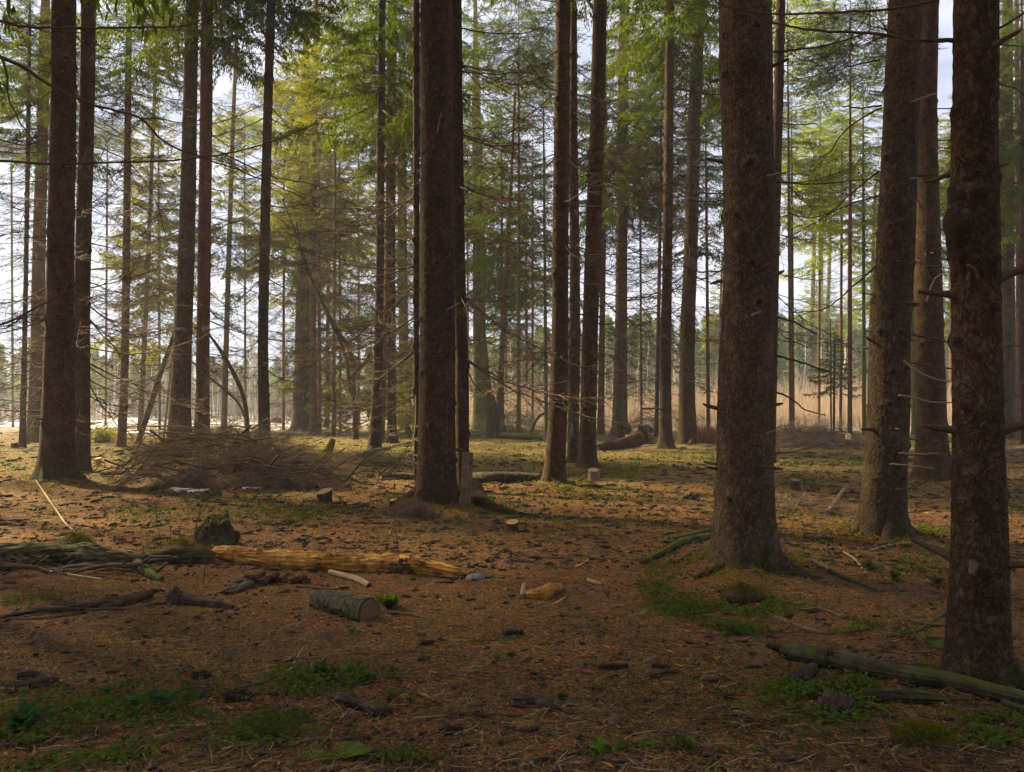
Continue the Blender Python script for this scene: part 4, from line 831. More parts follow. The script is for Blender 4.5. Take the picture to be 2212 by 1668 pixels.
def stump(label, px, py, wpx, hpx, mat_='bark', top='cut', tilt=0.0, flare=.35, name='stump', jag=0, seed=4):
    b = G(px, py-wpx*.15); d = b[1]; R0 = wpx*d/FPX/2; H = hpx*d/FPX; root = empty(name, b); n = 28; r = rng(seed)
    z = np.array([-.05, 0, .12, .3, .55, .8, 1.0])*H; z[0] = -.05; th = np.linspace(0, 2*math.pi, n+1)
    Rr = R0*(1+flare*np.exp(-np.clip(z, 0, 9)/(.3*H))[:, None]*(.5+.5*np.sin(4*th+seed)[None]))
    Q = np.stack([np.cos(th)[None]*Rr, np.sin(th)[None]*Rr, np.repeat(z[:, None], n+1, 1)], -1)
    s = 1+.09*fbm(Q*14, seed, 3); s[:, -1] = s[:, 0]; Q[..., :2] *= s[..., None]
    Q[-1, :, 2] += tilt*Q[-1, :, 0] + .28*Q[-1, :, 1] + jag*H*np.abs(fbm(Q[-1]*18/max(R0*6, .5), seed, 2))
    Q[..., 2][-1, -1] = Q[..., 2][-1, 0]
    i = np.arange(len(z)-1)[:, None]*(n+1)+np.arange(n)[None]; mb = MB(); mb.add(Q.reshape(-1, 3), np.stack([i, i+1, i+n+2, i+n+1], -1).reshape(-1, 4))
    link('stump_body', mb.mesh('stump_body', M[mat_]), root)
    c = Q[-1, :n].mean(0); ring = c+(Q[-1, :n]-c)*.93+[0, 0, .004]; e = MB(); a = np.arange(n); e.add(np.vstack([ring, c+[0, 0, .004]]), np.stack([a, (a+1) % n, np.full(n, n)], -1)); link('cut_top', e.mesh('cut_top', M[top], False), root)
    # close the rim under the cut disc
    e = MB(); e.add(np.vstack([Q[-1, :n], ring]), np.stack([a, (a+1) % n, (a+1) % n+n, a+n], -1)); link('rim', e.mesh('rim', M[mat_]), root)
    tag(root, label, 'stump'); return root

# ------------------------------------------------------------------ brush pile
def brush(name, label, px0, px1, py, hpx, n, seed, d=None, depth=1.4, peak=.45, cat='brush pile', big=14):
    a = G(px0, py); b = G(px1, py); cx = (a[0]+b[0])/2; cy = a[1]+depth*.6; wd = (b[0]-a[0])/2; H = hpx*cy/FPX; r = rng(seed); base = np.array([cx, cy, float(gz(cx, cy))])
    root = empty(name, base); mb = MB()
    def env(x): t = (x/wd+1)/2; return np.clip(np.interp(t, [0, .12, peak-.12, peak, peak+.15, .7, .85, 1], [.05, .3, .8, 1.0, .72, .42, .3, .06]), 0, 1)
    n1, n2 = 60, 24; X, Y = np.meshgrid(np.linspace(-wd*.85, wd*.85, n1), np.linspace(-depth*.8, depth*.9, n2)); Z = H*.5*env(X)*np.sqrt(np.clip(1-(Y/depth/.8)**2, 0, 1)) - .08
    Z = Z*(1+.35*fbm(np.stack([X*2, Y*2, X*0], -1), seed, 3)) + gz(X+cx, Y+cy) - base[2]; i = np.arange(n2-1)[:, None]*n1+np.arange(n1-1)[None]
    core = MB(); core.add(np.stack([X, Y, Z], -1).reshape(-1, 3), np.stack([i, i+1, i+n1+1, i+n1], -1).reshape(-1, 4)); link('debris_core', core.mesh('debris_core', M['root_soil']), root)
    for j in range(int(n*2.3)):
        x = r.uniform(-1, 1)*wd*.92; y = r.uniform(-.9, .6)*depth; e = H*float(env(np.array(x)))*math.sqrt(max(0, 1-(y/depth)**2)); z = e*r.uniform(.75, 1.0)+.02
        az = r.uniform(0, 6.28) if r.rand() < .5 else math.atan2(-.7, 1.0*(1 if x > wd*(2*peak-1) else -1)) + r.uniform(-.8, .8)
        sc = min(1.25, .45+e*.9)*r.uniform(.5, 1.05); mb.merge(DEADMB[r.randint(12)], rotm(az, r.uniform(-.2, .55), r.uniform(-3, 3))*sc, np.array([x, y, z]))
    o = link('twigs', mb.compact().mesh('twigs', M['brush_twig'], False), root); o['kind'] = 'stuff'
    for j in range(big):
        x = r.uniform(-.8, .9)*wd; y = -depth*r.uniform(.1, .9); e = H*env(np.array(x)); p = np.array([x, y, e*r.uniform(.5, 1.0)]); az = r.uniform(-.5, .5)+(0 if r.rand() < .5 else math.pi); ln = r.uniform(.8, 2.5)*min(1, wd/1.5)
        q = p + np.array([[math.cos(az)*s, math.sin(az)*s*.6, -.35*s*r.uniform(-.4, 1)-.5*s*s*r.uniform(0, 1)] for s in np.linspace(-.5, .5, 7)])*ln
        m_ = MB(); tube(m_, q, np.linspace(.022, .009, 7)*r.uniform(.6, 1.1), 6, rough=.15); link('stick', m_.mesh('stick', M['twig' if r.rand() < .7 else 'grey_wood']), root)
    tag(root, label, cat); return root
brush('brush_pile', 'great heap of dead spruce branches and twigs around the close pair of trunks', 255, 752, 1054, 128, 330, 21, depth=1.9, peak=.34, big=56)
brush('brush_pile', 'low dark debris heap behind the mossy broken stub', 1000, 1205, 934, 34, 110, 22, depth=2.0, big=10)
brush('brushwood', 'long low band of red-brown brushwood right of the largest trunk', 1660, 1890, 968, 46, 260, 23, depth=4.2, cat='brushwood', big=22)
brush('brushwood', 'small tangle of twigs left of the joined-feet spruces', 1370, 1440, 935, 36, 70, 24, depth=1.2, cat='brushwood', big=3)
brush('brushwood', 'twiggy litter heap with sticks at the foot of the flaky-barked spruce', 1700, 1850, 1108, 26, 46, 25, depth=.7, cat='brushwood', big=6)
brush('brushwood', 'pile of fallen sticks at the right edge behind the burl-covered spruce', 2160, 2300, 1000, 34, 70, 26, depth=2.0, cat='brushwood', big=12)
brush('brushwood', 'loose twigs at the foot of the spruce left of the central trunk', 800, 896, 1010, 30, 40, 27, depth=.9, cat='brushwood', big=2)

brush('brushwood', 'rotten twigs and bark bits tumbled around the crumbling log at the left', -60, 330, 1243, 30, 16, 28, depth=.45, cat='brushwood', big=9)
# ------------------------------------------------------------------ logs, sticks, chunks
def spur(root, W, r):
    for k in range(3):
        i = [len(W)//4, len(W)//2, int(len(W)*.8)][k]; p = W[i, :3]; m_ = MB(); q = p + np.outer(np.linspace(.6, 1.5, 4), np.array([r.uniform(-.3, .3), -.5, .9])*W[i, 3]); tube(m_, q, np.array([.5, .35, .25, .1])*W[i, 3], 7, rough=.3, rfreq=20); link('branch_stub', m_.mesh('branch_stub', M['rotten_yellow']), root)
log('fallen_log', 'bright yellow rotten log with splintered fibres lying in the centre left', 'log', [(462, 1194, 20), (500, 1198, 32), (600, 1203, 38), (700, 1208, 38), (800, 1212, 38), (880, 1216, 40), (940, 1222, 34), (985, 1230, 24), (1010, 1236, 8)], 'rotten_yellow', n=30, rough=.5, rfreq=7, step=.02, seed=31, extra=spur)
log('fallen_log', 'dark crumbling mossy log running off the left edge', 'log', [(-60, 1208, 54), (40, 1206, 50), (110, 1202, 44), (200, 1206, 44), (280, 1214, 28), (330, 1208, 18)], 'moss_wood', n=26, rough=.6, rfreq=5, step=.025, seed=32)
log('fallen_log', 'low moss-topped log piece in front of the mossy stump', 'log', [(335, 1206, 26), (380, 1203, 36), (430, 1204, 34), (462, 1206, 24)], 'moss_wood', n=22, rough=.6, rfreq=7, step=.02, seed=33)
log('mossy_branch', 'stubby yellow-green mossy branch below the dark mossy log', 'branch', [(270, 1203, 14), (300, 1222, 20), (325, 1240, 18), (348, 1250, 12)], 'moss_full', n=14, rough=.4, rfreq=12, seed=34)
log('driftwood', 'long dark split plank-like wood lying at the lower left', 'dead wood', [(-20, 1328, 12), (90, 1312, 22), (165, 1300, 30), (250, 1287, 38), (322, 1272, 28)], 'dark_wood', n=16, rough=.55, rfreq=9, flat=.5, step=.025, seed=35)
log('driftwood', 'flat dark board of old wood under the long split plank', 'dead wood', [(10, 1334, 8), (100, 1328, 12), (200, 1312, 12), (262, 1303, 8)], 'dark_wood', n=12, rough=.5, flat=.5, seed=36)
log('broken_branch', 'thick brown broken branch tapering right beside a wood block', 'branch', [(372, 1277, 30), (420, 1287, 26), (470, 1298, 18), (510, 1303, 8)], 'dark_wood', n=14, rough=.4, rfreq=12, seed=37)
blob('wood_block', 'square brown wood block at the butt of the thick broken branch', 'wood block', 378, 1300, 34, 36, 'dark_wood', 38, 1.0, (16, 8), .25, 6, sharp=.3)
log('stick', 'smooth curved stick joining the split plank and the wood block', 'stick', [(183, 1312, 5), (240, 1311, 6), (290, 1308, 7), (330, 1297, 8), (362, 1292, 7)], 'twig', n=8, seed=39)
log('bark_slab', 'dark slanted slab of bark below the yellow log', 'bark', [(492, 1264, 28), (530, 1248, 30), (562, 1230, 14)], 'dark_wood', n=12, flat=.35, rough=.5, seed=40)
log('broken_branch', 'short pale branch with orange broken tip under the yellow log', 'branch', [(713, 1228, 12), (745, 1238, 13), (775, 1247, 14), (797, 1260, 11)], 'pale_wood', n=14, rough=.25, rfreq=14, ends='rotten_red', seed=41, step=.02)
log('sawn_log', 'short bark-covered sawn log with dark cut face beside the leafy plant', 'log', [(685, 1290, 42), (740, 1299, 50), (797, 1310, 58)], 'log_bark', n=34, rough=.13, rfreq=9, ends='cut_old', seed=42, step=.015)
log('stick', 'bent dark stick right of the sawn log', 'stick', [(822, 1316, 7), (860, 1319, 7), (900, 1325, 6), (935, 1333, 4)], 'twig', n=8, seed=43)
log('wood_chunk', 'split tan wood chunk lying in the open centre', 'wood chunk', [(1136, 1284, 18), (1165, 1282, 26), (1190, 1274, 24), (1212, 1266, 10)], 'rotten_yellow', n=14, rough=.4, rfreq=12, seed=44, step=.02)
log('wood_chunk', 'upright pale splinter at the left end of the tan chunk', 'wood chunk', [(1127, 1288, 10), (1130, 1276, 11), (1131, 1263, 7)], 'pale_wood', n=8, rough=.3, seed=45, lift=1.5)
log('wood_chip', 'ochre wood chip just below the tan chunk', 'wood chip', [(1190, 1306, 5), (1205, 1298, 10), (1220, 1290, 6)], 'rotten_yellow', n=8, flat=.5, rough=.3, seed=46)
log('wood_chip', 'pale curled bark chip right of the tan chunk', 'wood chip', [(1270, 1247, 10), (1284, 1253, 14), (1298, 1259, 8)], 'pale_wood', n=8, flat=.6, rough=.3, seed=47)
log('wood_chip', 'orange rotten wood scrap left of the sorrel patch', 'wood chip', [(1240, 1222, 7), (1256, 1214, 11), (1268, 1208, 6)], 'rotten_yellow', n=8, flat=.5, rough=.4, seed=48)
log('stick', 'dark mossy stick arched over a grey stone at the end of the yellow log', 'stick', [(975, 1246, 6), (1000, 1238, 8), (1025, 1234, 8), (1055, 1240, 7), (1088, 1250, 5)], 'dark_wood', n=8, rough=.25, seed=49)
blob('stone', 'grey stone under the arched dark stick', 'stone', 1026, 1252, 44, 12, 'stone', 50, .8, (18, 8), .2, 4)
log('stick', 'short dark stick left of the grey stone', 'stick', [(938, 1252, 7), (960, 1251, 8), (980, 1252, 6)], 'dark_wood', n=8, seed=51)
log('mossy_root', 'bright mossy branch slanting up to the largest trunk from the left', 'branch', [(1384, 1218, 9), (1410, 1204, 13), (1440, 1187, 16), (1475, 1170, 16), (1530, 1158, 14)], 'moss_full', n=12, rough=.3, rfreq=12, seed=52)
log('mossy_root', 'second mossy branch tucked behind the slanting one', 'branch', [(1455, 1166, 8), (1490, 1156, 10), (1535, 1146, 9)], 'moss_full', n=10, rough=.3, rfreq=12, seed=53)
log('root', 'dark surface root in front of the largest trunk', 'root', [(1500, 1256, 10), (1535, 1247, 12), (1580, 1240, 9), (1610, 1242, 7), (1640, 1262, 6), (1670, 1290, 7)], 'dark_wood', n=10, rough=.3, rfreq=10, seed=54)
log('root', 'long black root reaching right from behind the flat post', 'root', [(1010, 1062, 62), (1035, 1078, 36), (1060, 1090, 24), (1100, 1100, 17), (1162, 1112, 7)], 'bark', n=16, rough=.25, rfreq=6, seed=55, sink=.6)
log('stick', 'long brown stick falling away from the foot of the largest trunk', 'stick', [(1748, 1213, 9), (1780, 1230, 10), (1807, 1245, 11), (1855, 1258, 10), (1904, 1277, 8)], 'twig', n=9, rough=.2, seed=56)
log('stick', 'knobbly stick sloping down right of the moss mound', 'stick', [(1645, 1311, 7), (1677, 1327, 9), (1707, 1339, 10), (1774, 1357, 9), (1806, 1361, 5)], 'grey_wood', n=9, rough=.3, seed=57, twigs=1)
log('stick', 'small tan stick above the knobbly one', 'stick', [(1737, 1309, 5), (1774, 1310, 6), (1817, 1324, 5)], 'grey_wood', n=8, seed=58)
log('stick', 'long thin bough lying toward the burl-covered spruce', 'stick', [(1861, 1279, 5), (1900, 1300, 6), (1941, 1319, 7), (1994, 1337, 8), (2047, 1347, 8)], 'twig', n=8, seed=59, twigs=3)
log('stick', 'forked brown twig crossing the long thin bough', 'stick', [(1915, 1366, 6), (1974, 1352, 8), (2010, 1335, 6), (2054, 1307, 5)], 'twig', n=8, seed=60, twigs=3)
log('stick', 'thin straight twig behind the forked one', 'stick', [(1847, 1197, 4), (1907, 1179, 5), (1977, 1169, 4)], 'twig_pale', n=7, seed=61)
log('stick', 'thin tan twig lying upslope of the dark green leaves', 'stick', [(1820, 1190, 4), (1845, 1205, 5), (1870, 1240, 4)], 'twig_pale', n=7, seed=62)
log('fallen_log', 'long dark green mossy log slanting off the lower right edge', 'log', [(1690, 1406, 34), (1730, 1412, 40), (1807, 1427, 40), (1890, 1446, 38), (1974, 1466, 38), (2060, 1480, 34), (2140, 1496, 34), (2250, 1520, 34)], 'moss_wood', n=32, rough=.16, rfreq=6, seed=63, step=.02, lift=1.25,
    extra=lambda root, W, r: [link('broken_end', (lambda m_: (tube(m_, W[0, :3]+np.array([[.06, 0, .01], [-.03, .0, .02], [-.10, .0, .035]]), np.array([.045, .03, .012]), 9, rough=.5, rfreq=30), m_)[1])(MB()).mesh('broken_end', M['moss_wood']), root)] + [link('branch_stub', (lambda m_: (tube(m_, W[len(W)//5, :3]+np.array([[0, -.02, .02], [.005, -.05, .05], [.0, -.07, .07]]), np.array([.03, .022, .016]), 9, rough=.3, rfreq=30), m_)[1])(MB()).mesh('branch_stub', M['moss_wood']), root)])
log('wood_chunk', 'black wedge of wood propping the long mossy log', 'wood chunk', [(1690, 1480, 10), (1720, 1466, 26), (1756, 1448, 24)], 'char', n=10, rough=.4, seed=64)
log('fallen_log', 'thin second log under the long one at the right edge', 'log', [(2166, 1518, 16), (2200, 1530, 20), (2260, 1550, 20)], 'dark_wood', n=12, rough=.2, seed=65)
log('rotten_wood', 'low mossy rotten log in front of the long mossy log', 'dead wood', [(1840, 1512, 22), (1900, 1505, 30), (1960, 1506, 30), (2040, 1510, 20)], 'moss_wood', n=18, rough=.5, rfreq=9, seed=66)
log('rotten_wood', 'curved mossy stick on red rot below the low rotten log', 'dead wood', [(1836, 1532, 14), (1870, 1526, 16), (1900, 1536, 14), (1932, 1548, 9)], 'moss_full', n=12, rough=.35, rfreq=14, seed=67)
blob('rotten_wood', 'splintered tuft of rotten wood among the round leaves', 'dead wood', 1800, 1545, 66, 34, 'dark_wood', 68, .8, (22, 10), .4, 7, sharp=.6)
log('stick', 'reddish strip of bark in the right foreground', 'bark', [(1590, 1562, 6), (1640, 1556, 9), (1704, 1560, 6)], 'rotten_red', n=8, flat=.5, rough=.3, seed=69)
log('stick', 'long thin twig slanting toward the mossy log tip', 'stick', [(1474, 1474, 3), (1560, 1458, 4), (1617, 1445, 4), (1680, 1418, 3)], 'twig', n=7, seed=70)
log('wood_chunk', 'charred lumpy chunk in the bottom centre', 'wood chunk', [(1108, 1514, 10), (1135, 1516, 20), (1160, 1522, 14), (1180, 1530, 22), (1208, 1540, 12)], 'char', n=16, rough=.6, rfreq=12, seed=71, step=.015)
log('bark_strip', 'long dark red strip of bark left of the charred chunk', 'bark', [(967, 1546, 14), (1030, 1548, 14), (1080, 1550, 11), (1136, 1552, 6)], 'rotten_red', n=10, flat=.5, rough=.35, seed=72)
log('wood_chunk', 'small reddish wood finger lying on the charred chunk side', 'wood chunk', [(1100, 1530, 9), (1122, 1531, 11), (1144, 1534, 7)], 'rotten_red', n=8, rough=.3, seed=73)
log('rotten_wood', 'black rotten log fragment among leaves at the bottom left of centre', 'dead wood', [(715, 1514, 12), (750, 1522, 26), (785, 1532, 20), (810, 1538, 28), (848, 1545, 12)], 'dark_wood', n=18, rough=.5, rfreq=10, seed=74, step=.02)
log('stick', 'short black stick near the bottom edge', 'stick', [(770, 1628, 9), (800, 1629, 12), (838, 1628, 9)], 'char', n=9, rough=.2, seed=75)
log('rotten_wood', 'dark cone-like wood bits at the left edge of the foreground', 'dead wood', [(10, 1490, 14), (50, 1480, 20), (90, 1474, 20), (124, 1468, 12)], 'dark_wood', n=14, rough=.4, rfreq=14, seed=76)
log('wood_chunk', 'knobby dark wood lump above the cone-like bits', 'wood chunk', [(38, 1460, 18), (60, 1456, 22), (82, 1454, 14)], 'char', n=12, rough=.4, seed=77)
log('stick', 'thin stick pointing in from the left edge of the foreground', 'stick', [(-10, 1446, 5), (25, 1444, 6), (54, 1447, 4)], 'twig', n=7, seed=78)
log('stick', 'curved tan stick left of the clover leaves', 'stick', [(455, 1492, 5), (510, 1489, 6), (560, 1480, 6), (600, 1470, 5)], 'grey_wood', n=8, seed=79)
log('stick', 'upright thin tan stick at the end of the curved one', 'stick', [(622, 1460, 5), (632, 1438, 4), (650, 1408, 4), (655, 1394, 3)], 'twig_pale', n=7, seed=80)
log('stick', 'short stick among the lower left sorrel', 'stick', [(50, 1572, 6), (90, 1564, 7), (140, 1556, 5)], 'twig', n=7, seed=81)
log('stick', 'brown stick in front of the red rot under the yellow log', 'stick', [(640, 1258, 5), (690, 1262, 6), (730, 1268, 4)], 'twig', n=7, seed=82)
blob('rotten_wood', 'crumbled brick-red rot beneath the yellow log', 'dead wood', 560, 1252, 90, 18, 'rotten_red', 83, .6, (30, 10), .6, 9, sharp=.4)
blob('rotten_wood', 'second crumble of red rot nearer the pale branch', 'dead wood', 632, 1250, 60, 14, 'rotten_red', 84, .6, (26, 10), .6, 9, sharp=.4)
blob('rotten_wood', 'reddish lump at the belly of the yellow log near its right end', 'dead wood', 866, 1240, 60, 26, 'rotten_red', 85, .7, (26, 12), .5, 8, sharp=.3)
log('fallen_log', 'grey bark-covered log stretching behind the flat post', 'log', [(1015, 1032, 20), (1060, 1033, 24), (1110, 1034, 23), (1166, 1036, 20)], 'log_bark', n=20, rough=.15, seed=86)
log('fallen_log', 'short grey log left of the central trunk', 'log', [(826, 1031, 12), (850, 1030, 15), (895, 1031, 14)], 'log_bark', n=16, rough=.15, ends='cut_old', seed=87)
log('fallen_log', 'vivid moss-covered log with pale sawn end behind the sunny grass', 'log', [(1080, 943, 12), (1120, 944, 13), (1150, 945, 14), (1176, 947, 13)], 'moss_full', n=16, rough=.15, ends='pale_wood', seed=88, step=.1)
log('sawn_stick', 'pale sawn pole end poking out of the great brush heap toward the viewer', 'pole', [(583, 984, 9), (586, 1004, 11), (590, 1022, 13)], 'twig_pale', n=12, ends='cut', lift=2.5, seed=89)
log('fallen_branch', 'long leaning branch rising right from the brush heap', 'branch', [(645, 1036, 15), (683, 1017, 12), (743, 993, 10), (800, 975, 8), (832, 968, 6), (888, 955, 4)], 'grey_wood', n=10, rough=.2, lift=1.6, twigs=12, seed=90)
stem('mossy_stub', 'leaning mossy stub at the right end of the great brush heap', 'stump', [(697, 1000, 30), (706, 980, 20), (714, 962, 16), (720, 948, 11)], 22, 'bark_moss', n=14)
log('rotten_log', 'rust-red collapsing log behind the cut stump', 'log', [(1290, 966, 12), (1330, 960, 18), (1360, 952, 22), (1385, 944, 20), (1394, 936, 8)], 'rotten_red', n=18, rough=.6, rfreq=3, seed=91, step=.08, lift=1.4)
blob('rotten_stump', 'torn reddish stump stub beside the rust-red log', 'stump', 1348, 952, 26, 30, 'rotten_red', 92, .8, (18, 12), .5, 6, sharp=.8)
blob('rotten_stump', 'smaller torn red stump right of the taller one', 'stump', 1386, 962, 22, 28, 'rotten_red', 93, .8, (18, 12), .5, 6, sharp=.8)
stump('low sawn stump with grey sides behind the central clearing', 1282, 1040, 24, 22, 'grey_wood', 'cut_old', seed=4)
log('stick', 'bent stick leaning on the grey sawn stump', 'stick', [(1238, 1046, 4), (1256, 1034, 5), (1278, 1020, 5)], 'twig', n=7, seed=94, lift=1.5)
stump('small fresh stump with orange cut face in the middle of the floor', 1106, 1147, 27, 17, 'dark_wood', 'cut', tilt=.1, flare=.12, seed=5)
stump('dark bark stump with slanted orange top below the brush heap', 700, 1092, 33, 25, 'bark', 'cut_old', tilt=.2, flare=.12, seed=6)
stump('narrow tapering stump at the left foot of the central trunk', 849, 1112, 16, 24, 'bark', 'cut', tilt=.15, flare=0, seed=7)
stump('little grey stump between the two large right trunks', 1717, 1060, 20, 22, 'bark_grey', 'cut_old', seed=8)
stump('pale cut stump in sunlight behind the massive left trunk', 212, 1008, 12, 14, 'pale_wood', 'cut', flare=.1, seed=9)
stump('dark stump end at the left edge under the thin pole', 31, 970, 13, 12, 'bark', 'cut_old', flare=.1, seed=10)
stump('round dark stump at the right end of the great brush heap', 740, 1030, 18, 15, 'bark', 'cut_old', flare=.1, seed=11)
blob('mossy_stump', 'ragged hollow mossy stump above the start of the yellow log', 'stump', 468, 1186, 84, 54, 'moss_wood', 95, .9, (40, 22), .35, 6, sharp=.55, tufts=1500)
blob('mossy_stump', 'small broken mossy stump right of the cut grey one', 'stump', 1492, 1082, 34, 14, 'moss_wood', 96, .8, (20, 10), .35, 6, sharp=.6, tufts=200)
blob('mossy_stump', 'rounded moss-capped stump behind the leaning flaky trunk', 'stump', 1712, 1087, 42, 22, 'moss_wood', 97, .9, (24, 12), .25, 5, sharp=.2, tufts=500)
blob('moss_cushion', 'domed moss cushion in front of the largest trunk', 'moss', 1601, 1296, 84, 28, 'root_soil', 98, .8, (26, 12), .5, 4, tufts=4200)
blob('moss_cushion', 'shaggy dark moss cushion at the bottom right', 'moss', 2000, 1618, 116, 32, 'root_soil', 99, .7, (26, 12), .6, 5, tufts=4200)
blob('moss_cushion', 'moss hump on the crumbling log at the left', 'moss', 160, 1200, 90, 34, 'root_soil', 101, .5, (26, 12), .3, 5, tufts=3600)
blob('moss_cushion', 'moss on the low log piece before the mossy stump', 'moss', 392, 1206, 110, 28, 'root_soil', 102, .5, (26, 12), .3, 5, tufts=3000)
log('stick', 'short birch log standing in the brushwood band', 'log', [(1832, 956, 12), (1832, 940, 11), (1831, 924, 10)], 'pale_wood', n=12, lift=2.2, ends='cut_old', seed=103)
log('stick', 'snapped grey stick poking up from the brushwood', 'stick', [(1754, 930, 9), (1768, 914, 8), (1782, 898, 6)], 'grey_wood', n=8, lift=2.4, seed=104)
log('stick', 'tan stick leaning on the twiggy heap by the flaky trunk', 'stick', [(1787, 1106, 8), (1806, 1080, 8), (1826, 1053, 7)], 'grey_wood', n=9, lift=2.0, seed=105)
log('fallen_log', 'yellowish log lying at the right edge behind the nearest trunk', 'log', [(2160, 975, 9), (2200, 972, 10), (2260, 968, 10)], 'moss_full', n=10, seed=106)
log('stick', 'long diagonal twig rising out of the lower left litter', 'stick', [(300, 1232, 5), (233, 1199, 4.5), (177, 1162, 4), (143, 1132, 4), (120, 1100, 3), (75, 1045, 2.5)], 'twig_pale', n=7, lift=2.2, seed=107)
log('stick', 'thin stick below the crumbling mossy log', 'stick', [(37, 1207, 4), (80, 1230, 4), (140, 1245, 5), (220, 1258, 5)], 'twig_pale', n=7, seed=108)
blob('needle_mound', 'heap of red needles at the foot of the central trunk', 'litter', 885, 1122, 92, 34, 'root_soil', 109, .8, (26, 10), .25, 5, tufts=4000, tuftmat='litter', kind='stuff')
# flat wooden post
b = G(1005, 1100); root = empty('wooden_post', b); hh = at(1005, 977, b[1])[2]-b[2]; wv_ = 24*b[1]/FPX/2
mb = MB(); zs = np.linspace(-.1, hh, 26); cols = [(-wv_, -.035), (-wv_*.5, -.04), (0, -.041), (wv_*.5, -.04), (wv_, -.035), (wv_, .03), (0, .034), (-wv_, .03)]
Vp = np.array([[cx_+.012*math.sin(z*2.2)+(.03*z/hh-.01), cy_, z] for z in zs for cx_, cy_ in cols]); Vp += .004*fbm(Vp*25, 4, 3)[:, None]*np.array([1, 1, 0]); Vp[-8:, 2] += .012*np.sin(np.arange(8))
i = np.arange(25)[:, None]*8+np.arange(8)[None]; j = np.arange(25)[:, None]*8+((np.arange(8)+1) % 8)[None]
mb.add(Vp, np.stack([i, j, j+8, i+8], -1).reshape(-1, 4), np.stack([Vp[:, 0]+Vp[:, 1], Vp[:, 2]], -1)); mb.add(Vp[-8:], np.array([[0, 1, 2, 3], [0, 3, 4, 7], [7, 4, 5, 6]]))
link('post_board', mb.mesh('post_board', M['grey_wood'], False), root); tag(root, 'flat weathered wooden post standing against the central trunk', 'post')
# lichen tuft on c6
rt, pth, rd, dd = TREES['c6']; p = at(1235, 930, dd-.2); mb = MB(); tube(mb, np.array([[0, 0, .22], [.01, -.02, .1], [0, -.03, 0], [0, -.02, -.14], [.01, 0, -.2]]), [.012, .03, .055, .05, .01], 10, rough=.5, rfreq=20)
o = link('lichen_tuft', mb.mesh('lichen_tuft', M['stone']), rt); o.location = tuple(p-np.array(rt.location)); o['label'] = 'grey-green lichen tuft'

# ------------------------------------------------------------------ cones
def cone_mesh(seed, pale):
    r = rng(seed); mb = MB(); L_ = .11; t = np.linspace(0, 1, 9); rad = .018*np.sin(np.clip(t*.93+.07, 0, 1)*math.pi)**.6
    tube(mb, np.stack([t*L_, 0*t, 0*t], -1), rad*.6, 10)
    for j in range(90):
        f = j/90; az = j*2.399; rr = .018*math.sin(min(1, f*.93+.07)*math.pi)**.6
        c = np.array([f*L_, rr*.7*math.cos(az), rr*.7*math.sin(az)]); out = np.array([.55, math.cos(az), math.sin(az)]); w_ = np.array([0, -math.sin(az), math.cos(az)])
        diamonds(mb, c[None], (out*.015)[None], (w_*.0075)[None])
    return mb.mesh('spruce_cone', M['cone_pale' if pale else 'cone'], False)
CO = [cone_mesh(1, False), cone_mesh(2, True)]
for (x, y, s, a, k, lb) in [(1105, 1377, 1.25, .1, 0, 'dark spruce cone lying alone in the open centre'), (1067, 1212, .7, 2.4, 0, 'cone right of the end of the yellow log'), (1058, 1206, .6, .3, 1, 'paler cone paired with the one by the yellow log'),
        (1226, 1171, .9, .4, 0, 'curled dark cone on the far open floor'), (920, 1396, .9, .2, 0, 'cone left of the open centre, above the round grey cone'), (951, 1428, .55, 1.2, 1, 'small rounded pale cone left of centre'),
        (1310, 1455, 1.0, 0.0, 0, 'dark cone, first from the left in the row right of centre'), (1335, 1456, .9, .1, 0, 'dark cone end to end with its left neighbour'), (1424, 1453, 1.0, -.3, 0, 'upper cone of the small cluster right of centre'),
        (1447, 1458, .9, -.2, 1, 'pale scaly cone right in the small cluster'), (1412, 1468, .9, .1, 1, 'lower cone of the small cluster right of centre'), (970, 1592, 1.0, .1, 0, 'black cone in the bottom centre foreground'),
        (1137, 1592, .9, .2, 1, 'greyish cone with reddish tip in the bottom foreground'), (1342, 1590, .9, 1.2, 1, 'open cone beside the bright round leaves'), (1137, 1442, .6, .7, 1, 'small cone under a green seedling'),
        (1529, 1478, .9, .05, 1, 'tan ribbed cone left of the mossy log tip'), (1657, 1448, .8, 1.3, 1, 'upright cone just below the mossy log tip'), (1706, 1328, .7, .6, 0, 'cone beside the knobbly stick'),
        (417, 1507, 1.1, .1, 1, 'frosted cone among the round leaves at lower left'), (510, 1517, 1.3, .05, 0, 'long black cone right of the round leaves'), (835, 1350, .5, .3, 1, 'tiny cone below the sawn log'), (1775, 1500, .8, .9, 1, 'cone nested in the round leaves right'),
        (430, 1462, 1.0, .1, 0, 'cone above the fern at lower left'), (1565, 1510, .8, .1, 0, 'dark cone under the tan ribbed one')]:
    o = link('spruce_cone', CO[k]); p = G(x, y); o.location = (p[0]-.05*s, p[1], p[2]+.014*s); o.rotation_euler = (R.uniform(0, 3), 0, a); o.scale = (s, s*1.15, s*1.15); tag(o, lb, 'cone', 'spruce cones on the forest floor')

